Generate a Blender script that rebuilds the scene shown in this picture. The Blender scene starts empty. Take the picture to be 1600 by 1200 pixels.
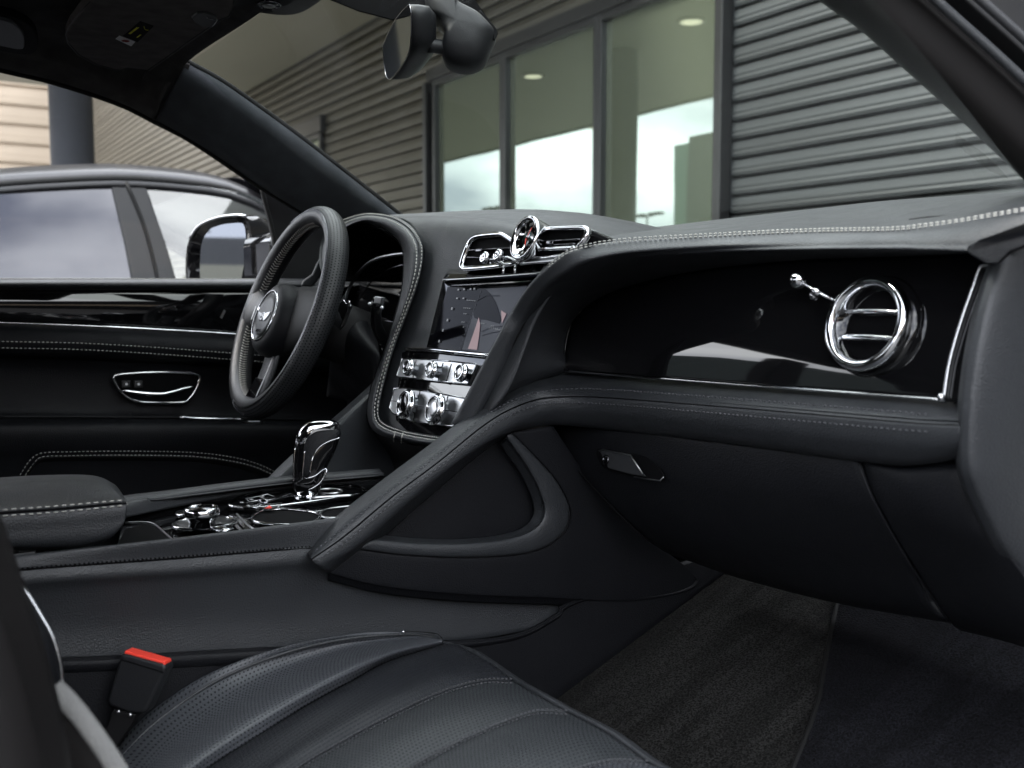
import bpy, bmesh, math, random
from mathutils import Vector as V, Matrix
random.seed(7)
R = math.radians
C = bpy.context.scene.collection
sc = bpy.context.scene

# ------------------------------------------------------------------ camera
ALPHA, PITCH, FPX = R(31.5), R(4.645), 1600.0
CAM = V((1.25, -0.567, 1.17))
_v = V((-math.cos(ALPHA), math.sin(ALPHA), 0))
F = (_v * math.cos(PITCH) + V((0, 0, -math.sin(PITCH)))).normalized()
RT = V((math.sin(ALPHA), math.cos(ALPHA), 0))
UP = RT.cross(F).normalized()
cd = bpy.data.cameras.new('camera'); cam = bpy.data.objects.new('camera', cd); C.objects.link(cam)
cd.sensor_width = 36; cd.lens = 36; cd.clip_start = 0.02; cd.clip_end = 800
m = Matrix((RT, UP, -F)).transposed().to_4x4(); m.translation = CAM; cam.matrix_world = m
cd.dof.use_dof = True; cd.dof.focus_distance = 1.38; cd.dof.aperture_fstop = 6.3
sc.camera = cam

# ------------------------------------------------------------------ world and light (overcast daylight)
SUN_EL, SUN_AZ = R(48), R(205)          # azimuth from +Y clockwise
w = bpy.data.worlds.new('World'); sc.world = w; w.use_nodes = True
nt = w.node_tree; nt.nodes.clear()
out = nt.nodes.new('ShaderNodeOutputWorld'); bg = nt.nodes.new('ShaderNodeBackground')
sky = nt.nodes.new('ShaderNodeTexSky'); sky.sky_type = 'NISHITA'; sky.sun_disc = False
sky.sun_elevation = SUN_EL; sky.sun_rotation = SUN_AZ; sky.air_density = 1.0; sky.dust_density = 3.0
tc = nt.nodes.new('ShaderNodeTexCoord'); mp = nt.nodes.new('ShaderNodeMapping'); mp.inputs['Scale'].default_value = (1.6, 1.6, 4.5)
nz = nt.nodes.new('ShaderNodeTexNoise'); nz.inputs['Scale'].default_value = 2.4; nz.inputs['Detail'].default_value = 7
rp = nt.nodes.new('ShaderNodeValToRGB')
rp.color_ramp.elements[0].position = .38; rp.color_ramp.elements[0].color = (2.6, 2.8, 3.4, 1)
rp.color_ramp.elements[1].position = .60; rp.color_ramp.elements[1].color = (8.6, 8.8, 9.0, 1)
mx = nt.nodes.new('ShaderNodeMix'); mx.data_type = 'RGBA'; mx.inputs[0].default_value = .93
nt.links.new(tc.outputs['Generated'], mp.inputs[0]); nt.links.new(mp.outputs[0], nz.inputs['Vector'])
nt.links.new(nz.outputs['Fac'], rp.inputs[0]); nt.links.new(sky.outputs[0], mx.inputs[6]); nt.links.new(rp.outputs[0], mx.inputs[7])
nt.links.new(mx.outputs[2], bg.inputs[0]); nt.links.new(bg.outputs[0], out.inputs[0])
bg.inputs[1].default_value = 0.13
sl = bpy.data.lights.new('sun', 'SUN'); sl.energy = 1.0; sl.angle = R(14); sl.color = (1, .96, .9)
so = bpy.data.objects.new('sun', sl); C.objects.link(so); so.location = (0, -20, 20)
_sd = V((math.sin(SUN_AZ) * math.cos(SUN_EL), math.cos(SUN_AZ) * math.cos(SUN_EL), math.sin(SUN_EL)))
so.rotation_euler = _sd.to_track_quat('Z', 'Y').to_euler()
sc.view_settings.view_transform = 'Standard'; sc.view_settings.look = 'None'
sc.view_settings.exposure = 2.9; sc.view_settings.gamma = 1
sc.cycles.max_bounces = 8; sc.cycles.transparent_max_bounces = 12; sc.cycles.use_denoising = True
sc.cycles.sample_clamp_indirect = 6; sc.cycles.caustics_reflective = False; sc.cycles.caustics_refractive = False

# ------------------------------------------------------------------ maths helpers
def ray(px, py): return (F + RT * ((px - 800) / FPX) + UP * ((600 - py) / FPX))
def D(px, py, d): return CAM + ray(px, py) * d
def P(px, py, ax, val):
    r = ray(px, py); i = 'xyz'.index(ax); return CAM + r * ((val - CAM[i]) / r[i])
def PL(px, py, o, n, off=0.0):
    r = ray(px, py); n = V(n); return CAM + r * ((V(o) + n * off - CAM).dot(n) / r.dot(n))
def px_of(p):
    q = V(p) - CAM; z = q.dot(F); return 800 + FPX * q.dot(RT) / z, 600 - FPX * q.dot(UP) / z
_s, _c = math.sin(R(17.4)), math.cos(R(17.4))
SO, SN, SUPV = V((0, .06, 1.006)), V((0, -_c, _s)), V((0, _s, _c))       # centre stack plane
def S(px, py, off=0.0): return PL(px, py, SO, SN, off)
_s6, _c6 = math.sin(R(16)), math.cos(R(16))
FO, FN = V((.4, .24, 1.13)), V((0, -_c6, _s6))                            # passenger fascia plane
def FA(px, py, off=0.0): return PL(px, py, FO, FN, off)

def cr(pts, n, closed=False):
    """Catmull-Rom through pts, n samples, uniform arc length"""
    pts = [V(p) for p in pts]; L = len(pts)
    if L == 1: return pts * n
    dense = []
    segs = L if closed else L - 1; K = 14
    for i in range(segs):
        if closed: a, b, c, d = pts[(i - 1) % L], pts[i], pts[(i + 1) % L], pts[(i + 2) % L]
        else:
            b, c = pts[i], pts[i + 1]
            a = pts[i - 1] if i else b * 2 - c
            d = pts[i + 2] if i + 2 < L else c * 2 - b
        for k in range(K):
            t = k / K
            dense.append(.5 * ((2 * b) + (c - a) * t + (2 * a - 5 * b + 4 * c - d) * t * t + (3 * b - a - 3 * c + d) * t ** 3))
    dense.append(pts[0].copy() if closed else pts[-1].copy())
    acc = [0.0]
    for i in range(1, len(dense)): acc.append(acc[-1] + (dense[i] - dense[i - 1]).length)
    T = acc[-1]; res = []; j = 0
    m = n if closed else n - 1
    for k in range(n):
        s = T * k / max(m, 1)
        while j < len(acc) - 2 and acc[j + 1] < s: j += 1
        seg = acc[j + 1] - acc[j]; t = 0 if seg < 1e-12 else min(1, (s - acc[j]) / seg)
        res.append(dense[j].lerp(dense[j + 1], t))
    return res

def cri(pts, n):
    # Catmull-Rom, uniform in control-point index (keeps rows of a loft aligned)
    pts = [V(p) for p in pts]; L = len(pts); res = []
    for q in range(n):
        t = q / (n - 1) * (L - 1); i = min(int(t), L - 2); t -= i
        b, c = pts[i], pts[i + 1]; a = pts[i - 1] if i else b * 2 - c; d = pts[i + 2] if i + 2 < L else c * 2 - b
        res.append(.5 * ((2 * b) + (c - a) * t + (2 * a - 5 * b + 4 * c - d) * t * t + (3 * b - a - 3 * c + d) * t ** 3))
    return res
ORG = {}
def tag(o, label=None, cat=None, group=None, kind=None):
    if label: o['label'] = label
    if cat: o['category'] = cat
    if group: o['group'] = group
    if kind: o['kind'] = kind
    return o
def thing(name, label, cat, loc=(0, 0, 0), group=None):
    o = bpy.data.objects.new(name, None); C.objects.link(o); o.location = loc; o.empty_display_size = .1
    ORG[o.name] = V(loc); return tag(o, label, cat, group)
def mk(name, verts, faces, mat, parent=None, smooth=True, uvs=None, solid=0, bevel=0, sub=0, angle=40):
    verts = [V(v) for v in verts]
    if parent is None:
        lo = V([min(v[i] for v in verts) for i in range(3)]); hi = V([max(v[i] for v in verts) for i in range(3)])
        org = V(((lo.x + hi.x) / 2, (lo.y + hi.y) / 2, lo.z))
    else: org = ORG[parent.name]
    me = bpy.data.meshes.new(name); me.from_pydata([tuple(v - org) for v in verts], [], faces)
    if uvs:
        l = me.uv_layers.new(name='UVMap')
        for p in me.polygons:
            for li in p.loop_indices: l.data[li].uv = uvs[me.loops[li].vertex_index]
    if smooth:
        for p in me.polygons: p.use_smooth = True
    me.materials.append(mat); me.update()
    o = bpy.data.objects.new(name, me); C.objects.link(o)
    if parent is None: o.location = org
    else: o.parent = parent
    ORG[o.name] = org
    if solid:
        s = o.modifiers.new('solid', 'SOLIDIFY'); s.thickness = abs(solid); s.offset = -1 if solid > 0 else 1
    if bevel:
        b = o.modifiers.new('bevel', 'BEVEL'); b.width = bevel; b.segments = 3; b.limit_method = 'ANGLE'; b.angle_limit = R(angle)
    if sub:
        b = o.modifiers.new('sub', 'SUBSURF'); b.levels = sub; b.render_levels = sub
    if smooth and (bevel or solid):
        try:
            with_ = o.modifiers.new('wn', 'WEIGHTED_NORMAL'); with_.keep_sharp = True
        except Exception: pass
    return o
class MB:
    def __init__(s): s.v = []; s.f = []; s.uv = []
    def add(s, vs, fs, uv=None):
        o = len(s.v); s.v += [V(x) for x in vs]; s.f += [tuple(i + o for i in f) for f in fs]
        s.uv += uv if uv else [(0, 0)] * len(vs)
    def build(s, name, mat, parent=None, **k): return mk(name, s.v, s.f, mat, parent, uvs=s.uv, **k)

def grid_mesh(G, closed_u=False, toward=CAM):
    nv, nu = len(G), len(G[0]); vs = [p for r in G for p in r]; fs = []
    for j in range(nv - 1):
        for i in range(nu - (0 if closed_u else 1)):
            i2 = (i + 1) % nu
            fs.append((j * nu + i, j * nu + i2, (j + 1) * nu + i2, (j + 1) * nu + i))
    if toward is not None:
        s = 0
        for f in fs[::max(1, len(fs) // 60)]:
            a, b, c = vs[f[0]], vs[f[1]], vs[f[2]]; n = (b - a).cross(c - a)
            s += n.dot(V(toward) - a)
        if s < 0: fs = [tuple(reversed(f)) for f in fs]
    uv = []
    vacc = 0
    for j in range(nv):
        if j: vacc += (G[j][nu // 2] - G[j - 1][nu // 2]).length
        u = 0
        for i in range(nu):
            if i: u += (G[j][i] - G[j][i - 1]).length
            uv.append((u, vacc))
    return vs, fs, uv
def loft(name, rows, mat, parent=None, nu=28, nv=0, solid=.004, lin=False, toward=CAM, mb=None, **k):
    same = len(set(len(r) for r in rows)) == 1 and len(rows[0]) > 2
    G = [(cri(r, nu) if same else cr(r, nu)) for r in rows]
    if nv:
        cols = [(([G[j][i] for j in range(len(G))])) for i in range(nu)]
        if lin:
            def li(c, n):
                res = []
                for q in range(n):
                    t = q / (n - 1) * (len(c) - 1); a = min(int(t), len(c) - 2); res.append(c[a].lerp(c[a + 1], t - a))
                return res
            cols = [li(c, nv) for c in cols]
        else:
            def cu(c, n):
                res = []; L = len(c)
                for q in range(n):
                    t = q / (n - 1) * (L - 1); i = min(int(t), L - 2); t -= i
                    b, d = c[i], c[i + 1]; a = c[i - 1] if i else b * 2 - d; e = c[i + 2] if i + 2 < L else d * 2 - b
                    res.append(.5 * ((2 * b) + (d - a) * t + (2 * a - 5 * b + 4 * d - e) * t * t + (3 * b - a - 3 * d + e) * t ** 3))
                return res
            cols = [cu(c, nv) for c in cols]
        G = [[cols[i][j] for i in range(nu)] for j in range(nv)]
    vs, fs, uv = grid_mesh(G, toward=toward)
    if mb: mb.add(vs, fs, uv); return G
    return mk(name, vs, fs, mat, parent, uvs=uv, solid=solid, **k)

def frames(pts, closed=False, up=None):
    n = len(pts); T = []
    for i in range(n):
        a = pts[(i - 1) % n] if (closed or i) else pts[0]; b = pts[(i + 1) % n] if (closed or i < n - 1) else pts[-1]
        t = (b - a); T.append(t.normalized() if t.length > 1e-9 else V((0, 0, 1)))
    N = []
    if up is not None:
        for t in T:
            u = V(up) - t * V(up).dot(t); N.append(u.normalized())
    else:
        u = V((0, 0, 1)) if abs(T[0].z) < .9 else V((1, 0, 0))
        u = (u - T[0] * u.dot(T[0])).normalized()
        for t in T:
            u = (u - t * u.dot(t)); u.normalize(); N.append(u.copy())
    return T, N
def tube_into(mb, pts, r, n=8, closed=False, up=None, r2=None, taper=None, cap=True, prof=None):
    """sweep an ellipse (r along up, r2 sideways) or prof [(a,b)...] along pts"""
    T, N = frames(pts, closed, up); r2 = r2 or r; vs = []; uv = []
    pf = prof or [(math.cos(2 * math.pi * k / n) * r, math.sin(2 * math.pi * k / n) * r2) for k in range(n)]
    n = len(pf); L = 0
    for i, p in enumerate(pts):
        if i: L += (p - pts[i - 1]).length
        B = T[i].cross(N[i]); s = taper[i] if taper else 1
        for k, (a, b) in enumerate(pf):
            vs.append(p + N[i] * a * s + B * b * s); uv.append((L, k * 2 * math.pi * r / n))
    fs = []; m = len(pts)
    for i in range(m - (0 if closed else 1)):
        j = (i + 1) % m
        for k in range(n):
            q = (k + 1) % n; fs.append((i * n + k, i * n + q, j * n + q, j * n + k))
    if cap and not closed:
        fs.append(tuple(reversed(range(n)))); fs.append(tuple((m - 1) * n + k for k in range(n)))
    mb.add(vs, fs, uv)
def tube(name, pts, r, mat, parent=None, n=10, closed=False, up=None, r2=None, samples=0, taper=None, prof=None, **k):
    pts = [V(p) for p in pts]
    if samples: pts = cr(pts, samples, closed)
    mb = MB(); tube_into(mb, pts, r, n, closed, up, r2, taper, prof=prof); return mb.build(name, mat, parent, **k)
def basis(n, up=(0, 0, 1)):
    n = V(n).normalized(); u = V(up); u = (u - n * u.dot(n))
    if u.length < 1e-5: u = V((0, 1, 0)) - n * n.y
    u.normalize(); return u.cross(n).normalized(), u, n          # right, up, normal
def lathe_into(mb, c, n, prof, seg=32, up=(0, 0, 1), a0=0, a1=2 * math.pi, sx=1, sy=1):
    """prof: [(radius, height along n)]"""
    X, Y, Z = basis(n, up); c = V(c); full = abs(a1 - a0 - 2 * math.pi) < 1e-6; vs = []
    ns = seg if full else seg + 1
    for (r, h) in prof:
        for k in range(ns):
            a = a0 + (a1 - a0) * k / seg; vs.append(c + X * math.cos(a) * r * sx + Y * math.sin(a) * r * sy + Z * h)
    fs = []
    for j in range(len(prof) - 1):
        for k in range(seg):
            q = (k + 1) % ns; fs.append((j * ns + k, j * ns + q, (j + 1) * ns + q, (j + 1) * ns + k))
    if full and prof[0][0] > 1e-6: fs.append(tuple(reversed(range(ns))))
    if full and prof[-1][0] > 1e-6: fs.append(tuple((len(prof) - 1) * ns + k for k in range(ns)))
    mb.add(vs, fs)
def lathe(name, c, n, prof, mat, parent=None, seg=32, **k):
    lk = {q: k.pop(q) for q in ('sx', 'sy', 'up', 'a0', 'a1') if q in k}
    mb = MB(); lathe_into(mb, c, n, prof, seg, **lk); return mb.build(name, mat, parent, **k)
def prism_into(mb, pts, n, t):
    """polygon pts extruded by t against n (front face at pts)"""
    n = V(n).normalized(); pts = [V(p) for p in pts]; k = len(pts)
    nn = V((0, 0, 0))
    for i in range(k): nn += pts[i].cross(pts[(i + 1) % k])
    if nn.dot(n) < 0: pts = pts[::-1]
    vs = pts + [p - n * t for p in pts]
    fs = [tuple(range(k)), tuple(reversed(range(k, 2 * k)))] + [(i, i + k, (i + 1) % k + k, (i + 1) % k) for i in range(k)]
    mb.add(vs, fs)
def prism(name, pts, n, t, mat, parent=None, bevel=0, smooth=False, **k):
    mb = MB(); prism_into(mb, pts, n, t); return mb.build(name, mat, parent, bevel=bevel, smooth=smooth or bevel > 0, **k)
def box_into(mb, c, sx, sy, sz, X=(1, 0, 0), Y=(0, 1, 0), Z=(0, 0, 1)):
    c, X, Y, Z = V(c), V(X) * sx / 2, V(Y) * sy / 2, V(Z) * sz / 2
    vs = [c + X * a + Y * b + Z * d for d in (-1, 1) for a, b in ((-1, -1), (1, -1), (1, 1), (-1, 1))]
    mb.add(vs, [(3, 2, 1, 0), (4, 5, 6, 7), (0, 1, 5, 4), (1, 2, 6, 5), (2, 3, 7, 6), (3, 0, 4, 7)])
def box(name, c, sx, sy, sz, mat, parent=None, X=(1, 0, 0), Y=(0, 1, 0), Z=(0, 0, 1), bevel=0, **k):
    mb = MB(); box_into(mb, c, sx, sy, sz, X, Y, Z); return mb.build(name, mat, parent, bevel=bevel, smooth=bevel > 0, **k)
def stitch_into(mb, pts, ln=.0042, gap=.0028, r=.0007, lift=.0, up=None, tilt=0):
    pts = [V(p) for p in pts]; T = sum((pts[i] - pts[i - 1]).length for i in range(1, len(pts)))
    n = max(2, int(T / (ln + gap))); q = cr(pts, n * 2 + 1)
    for i in range(n):
        a, b = q[2 * i], q[2 * i + 1]; d = (b - a)
        if d.length < 1e-6: continue
        d = d.normalized() * ln / 2; c = (a + b) / 2
        if lift: c = c + (CAM - c).normalized() * lift
        x = d.normalized(); z = (CAM - c).normalized(); z = (z - x * z.dot(x)).normalized(); y = z.cross(x)
        if tilt: x2 = (x + y * tilt).normalized(); y = z.cross(x2); x = x2
        L = [c - x * ln / 2, c - x * ln * .3, c + x * ln * .3, c + x * ln / 2]
        tube_into(mb, L, r, 5, taper=[.4, 1, 1, .4])
def curvepx(f, pxs, n=0):
    p = [f(*q) for q in pxs]; return cr(p, n) if n else p
def text_obj(name, s, size, loc, X, Yv, mat, parent, ext=.0002):
    cu = bpy.data.curves.new(name, 'FONT'); cu.body = s; cu.size = size; cu.extrude = ext; cu.align_x = 'CENTER'; cu.align_y = 'CENTER'
    t = bpy.data.objects.new(name, cu); C.objects.link(t); dg = bpy.context.evaluated_depsgraph_get()
    me = bpy.data.meshes.new_from_object(t.evaluated_get(dg)); bpy.data.objects.remove(t); bpy.data.curves.remove(cu)
    X = V(X).normalized(); Yv = V(Yv); Yv = (Yv - X * Yv.dot(X)).normalized(); Z = X.cross(Yv); loc = V(loc)
    vs = [loc + X * v.co.x + Yv * v.co.y + Z * v.co.z for v in me.vertices]; fs = [tuple(p.vertices) for p in me.polygons]
    bpy.data.meshes.remove(me); return mk(name, vs, fs, mat, parent, smooth=False)

# ------------------------------------------------------------------ materials
def mat(name, col, rough=.5, metal=0, spec=.5, coat=0, emit=None, estr=0, bump=0, bscale=200, bdet=3, var=0, vscale=8, sheen=0, trans=0):
    m = bpy.data.materials.new(name); m.use_nodes = True; n = m.node_tree; b = n.nodes['Principled BSDF']
    b.inputs['Base Color'].default_value = (*col, 1); b.inputs['Roughness'].default_value = rough; b.inputs['Metallic'].default_value = metal
    b.inputs['Specular IOR Level'].default_value = spec; b.inputs['Coat Weight'].default_value = coat; b.inputs['Coat Roughness'].default_value = .03
    b.inputs['Sheen Weight'].default_value = sheen; b.inputs['Transmission Weight'].default_value = trans
    if emit: b.inputs['Emission Color'].default_value = (*emit, 1); b.inputs['Emission Strength'].default_value = estr
    t = n.nodes.new('ShaderNodeTexCoord')
    if bump:
        z = n.nodes.new('ShaderNodeTexNoise'); z.inputs['Scale'].default_value = bscale; z.inputs['Detail'].default_value = bdet
        u = n.nodes.new('ShaderNodeBump'); u.inputs['Strength'].default_value = bump; u.inputs['Distance'].default_value = .002
        n.links.new(t.outputs['Object'], z.inputs['Vector']); n.links.new(z.outputs['Fac'], u.inputs['Height']); n.links.new(u.outputs[0], b.inputs['Normal'])
    if var:
        z = n.nodes.new('ShaderNodeTexNoise'); z.inputs['Scale'].default_value = vscale; z.inputs['Detail'].default_value = 5
        r = n.nodes.new('ShaderNodeValToRGB')
        r.color_ramp.elements[0].position = .3; r.color_ramp.elements[1].position = .7
        r.color_ramp.elements[0].color = (*[c * (1 - var) for c in col], 1); r.color_ramp.elements[1].color = (*[c * (1 + var) for c in col], 1)
        n.links.new(t.outputs['Object'], z.inputs['Vector']); n.links.new(z.outputs['Fac'], r.inputs[0]); n.links.new(r.outputs[0], b.inputs['Base Color'])
    return m
def leather_mat(name, col, rough=.42, dots=0, dcol=.25, spec=.5, weave=0):
    m = mat(name, col, rough, spec=spec); n = m.node_tree; b = n.nodes['Principled BSDF']; L = n.links.new
    t = n.nodes.new('ShaderNodeTexCoord')
    vo = n.nodes.new('ShaderNodeTexVoronoi'); vo.inputs['Scale'].default_value = 620
    nz = n.nodes.new('ShaderNodeTexNoise'); nz.inputs['Scale'].default_value = 26; nz.inputs['Detail'].default_value = 6
    L(t.outputs['Object'], vo.inputs['Vector']); L(t.outputs['Object'], nz.inputs['Vector'])
    mm = n.nodes.new('ShaderNodeMath'); mm.operation = 'MULTIPLY_ADD'; mm.inputs[1].default_value = 1.2
    L(nz.outputs['Fac'], mm.inputs[0]); L(vo.outputs['Distance'], mm.inputs[2])
    bu = n.nodes.new('ShaderNodeBump'); bu.inputs['Strength'].default_value = .34; bu.inputs['Distance'].default_value = .0012
    L(mm.outputs[0], bu.inputs['Height']); L(bu.outputs[0], b.inputs['Normal'])
    rr = n.nodes.new('ShaderNodeMapRange'); rr.inputs[1].default_value = .3; rr.inputs[2].default_value = .7
    rr.inputs[3].default_value = rough - .05; rr.inputs[4].default_value = rough + .07
    L(nz.outputs['Fac'], rr.inputs[0]); L(rr.outputs[0], b.inputs['Roughness'])
    if dots:
        sp = n.nodes.new('ShaderNodeSeparateXYZ'); L(t.outputs['UV'], sp.inputs[0])
        def math_(op, a, bb=None, v=None):
            q = n.nodes.new('ShaderNodeMath'); q.operation = op
            if isinstance(a, (int, float)): q.inputs[0].default_value = a
            else: L(a, q.inputs[0])
            if bb is not None:
                if isinstance(bb, (int, float)): q.inputs[1].default_value = bb
                else: L(bb, q.inputs[1])
            return q.outputs[0]
        u = math_('DIVIDE', sp.outputs[0], dots); v = math_('DIVIDE', sp.outputs[1], dots)
        row = math_('FLOOR', v); sh = math_('MULTIPLY', row, .5)
        uu = math_('SUBTRACT', math_('FRACT', math_('ADD', u, sh)), .5); vv = math_('SUBTRACT', math_('FRACT', v), .5)
        if weave:
            dd = math_('ABSOLUTE', vv); mask = math_('LESS_THAN', dd, .16)
            mask = math_('MULTIPLY', mask, math_('LESS_THAN', math_('ABSOLUTE', uu), .38))
        else:
            dd = math_('SQRT', math_('ADD', math_('MULTIPLY', uu, uu), math_('MULTIPLY', vv, vv))); mask = math_('LESS_THAN', dd, .21)
        mixc = n.nodes.new('ShaderNodeMix'); mixc.data_type = 'RGBA'
        mixc.inputs[6].default_value = (*col, 1); mixc.inputs[7].default_value = (*[c * dcol for c in col], 1)
        L(mask, mixc.inputs[0]); L(mixc.outputs[2], b.inputs['Base Color'])
        L(math_('MULTIPLY', math_('SUBTRACT', 1.0, mask), spec), b.inputs['Specular IOR Level'])
    return m
def glass_mat(name, tint, refl=.08, rcol=(1, 1, 1), ior=1.45, film=0):
    m = bpy.data.materials.new(name); m.use_nodes = True; n = m.node_tree; n.nodes.clear(); L = n.links.new
    o = n.nodes.new('ShaderNodeOutputMaterial'); t = n.nodes.new('ShaderNodeBsdfTransparent'); t.inputs[0].default_value = (*tint, 1)
    g = n.nodes.new('ShaderNodeBsdfGlossy'); g.inputs[0].default_value = (*rcol, 1); g.inputs['Roughness'].default_value = .01
    lw = n.nodes.new('ShaderNodeLayerWeight'); lw.inputs[0].default_value = .5
    fr = n.nodes.new('ShaderNodeMath'); fr.operation = 'POWER'; fr.inputs[1].default_value = 5; L(lw.outputs['Facing'], fr.inputs[0])
    mm = n.nodes.new('ShaderNodeMath'); mm.operation = 'MULTIPLY_ADD'; mm.inputs[1].default_value = .5; mm.inputs[2].default_value = refl; mm.use_clamp = True
    x = n.nodes.new('ShaderNodeMixShader'); L(fr.outputs[0], mm.inputs[0]); L(mm.outputs[0], x.inputs[0]); L(t.outputs[0], x.inputs[1]); L(g.outputs[0], x.inputs[2]); L(x.outputs[0], o.inputs[0])
    return m
M = {}
M['leather'] = leather_mat('black_leather', (.0200, .0217, .0243), .42, spec=.38)
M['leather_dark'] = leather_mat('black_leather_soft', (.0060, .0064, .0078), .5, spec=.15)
M['perf'] = leather_mat('perforated_leather', (.044, .047, .053), .36, dots=.0050, dcol=.30, spec=.4)
M['perf_fine'] = leather_mat('fine_perforated_leather', (.021, .0232, .0258), .42, dots=.0045, dcol=.4, spec=.35)
M['ribbed'] = leather_mat('ribbed_leather', (.0085, .0092, .0112), .48, dots=.0058, weave=1, dcol=2.2, spec=.3)
M['wheel_leather'] = leather_mat('wheel_leather', (.012, .0125, .014), .36, spec=.4)
M['wheel_perf'] = leather_mat('wheel_perforated_leather', (.012, .013, .0145), .42, dots=.0045, dcol=.3, spec=.4)
M['suede'] = mat('suede', (.044, .042, .0415), .95, spec=.1, bump=.5, bscale=900, var=.3, vscale=30, sheen=.04)
M['backrest'] = mat('backrest_leather', (.010, .0092, .0092), .5, spec=.15)
M['pillar'] = mat('pillar_suede', (.030, .033, .038), .8, spec=.2, bump=.4, bscale=900, var=.22, vscale=30, sheen=.05)
M['gloss'] = mat('piano_black', (.0035, .0035, .004), .03, spec=.5, coat=.0)
M['plastic'] = mat('black_plastic', (.010, .0105, .012), .45, spec=.35, bump=.15, bscale=700)
M['plastic_soft'] = mat('soft_black_plastic', (.006, .006, .0065), .6, spec=.2)
M['plastic_grey'] = mat('grey_plastic', (.022, .023, .025), .5, spec=.3, bump=.1, bscale=600)
M['chrome'] = mat('chrome', (.56, .57, .585), .05, metal=1)
M['satin'] = mat('satin_chrome', (.42, .425, .435), .28, metal=1)
M['dark_chrome'] = mat('dark_chrome', (.13, .13, .14), .14, metal=1)
M['stitch'] = mat('pale_thread', (.37, .365, .34), .7)
M['stitch_dark'] = mat('dark_thread', (.036, .036, .041), .7)
M['black'] = mat('matt_black', (.0035, .0035, .004), .7, spec=.04)
M['rubber'] = mat('black_rubber', (.008, .008, .008), .7, spec=.2)
M['screen'] = mat('screen_glass', (.002, .002, .003), .06, spec=.03)
M['ui_white'] = mat('screen_white', (.005, .005, .006), .3, spec=.06, emit=(.7, .75, .8), estr=.04)
M['ui_pink'] = mat('screen_pink', (.005, .005, .006), .3, spec=.06, emit=(.75, .52, .56), estr=.05)
M['ui_blue'] = mat('screen_blue', (.005, .005, .006), .3, spec=.06, emit=(.10, .13, .22), estr=.014)
M['ui_blue2'] = mat('screen_grey_blue', (.005, .005, .006), .3, spec=.06, emit=(.30, .32, .42), estr=.012)
M['red'] = mat('red_plastic', (.75, .05, .03), .4)
M['gauge_green'] = mat('clock_glass', (.055, .13, .115), .05, spec=.8, coat=1)
M['carpet'] = None
M['belt'] = mat('lit_crest_trim', (.15, .15, .145), .8, bump=.8, bscale=500)  # pale tone carries the light caught by the bolster crest
M['dim_mirror'] = mat('dimming_mirror_glass', (.20, .21, .225), .02, metal=1)
M['mirror'] = mat('mirror_glass', (.75, .8, .8), .01, metal=1)
M['windshield'] = glass_mat('windshield_glass', (.80, .84, .80), .012)
M['sideglass'] = glass_mat('side_window_glass', (.95, .96, .96), .012)
# ================================================================== EXTERIOR
M['asphalt'] = mat('asphalt', (.055, .055, .056), .9, bump=.6, bscale=60, var=.2, vscale=3)
M['concrete'] = mat('pale_concrete', (.34, .33, .31), .85, bump=.3, bscale=30, var=.1, vscale=2)
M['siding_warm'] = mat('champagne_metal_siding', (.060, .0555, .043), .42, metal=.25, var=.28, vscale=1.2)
M['siding_shaded'] = mat('shaded_metal_siding', (.0255, .029, .0305), .42, metal=.25, var=.38, vscale=1.5)  # same cladding as the champagne one, shade put into a darker colour
for k_ in ('siding_shaded', 'siding_warm'):
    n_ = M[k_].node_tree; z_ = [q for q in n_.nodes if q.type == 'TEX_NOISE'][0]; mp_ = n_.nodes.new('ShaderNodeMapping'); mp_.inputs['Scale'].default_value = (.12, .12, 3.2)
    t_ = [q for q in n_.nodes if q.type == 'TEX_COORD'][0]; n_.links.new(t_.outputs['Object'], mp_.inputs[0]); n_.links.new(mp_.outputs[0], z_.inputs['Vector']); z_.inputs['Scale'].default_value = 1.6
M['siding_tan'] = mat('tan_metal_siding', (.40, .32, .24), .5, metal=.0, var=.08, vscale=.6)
M['soffit'] = mat('soffit_panel', (.20, .19, .155), .7, var=.06, vscale=.5)
M['soffit_plank'] = mat('soffit_planks', (.62, .52, .42), .6, var=.1, vscale=.5)
M['frame'] = mat('bronze_window_frame', (.012, .012, .0125), .4, metal=.2)
M['column'] = mat('column_paint', (.052, .056, .066), .45, var=.05)
M['lamp'] = mat('downlight_lens', (.8, .75, .65), .5, emit=(1, .9, .7), estr=.42)
M['green_wall'] = mat('grey_green_cladding', (.028, .042, .038), .6, var=.1, vscale=.2)
M['pale_green_wall'] = mat('pale_green_cladding', (.14, .22, .17), .6, var=.1, vscale=.2)
M['tree'] = mat('tree_foliage', (.045, .065, .03), .8, var=.4, vscale=1.5)
M['trunk'] = mat('tree_bark', (.10, .08, .06), .9, var=.3)
M['carpaint'] = mat('grey_car_paint', (.016, .0155, .018), .36, metal=.4, coat=.15)
M['pillar_trim'] = mat('car_pillar_trim', (.007, .007, .008), .35, spec=.3, coat=.05)
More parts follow.
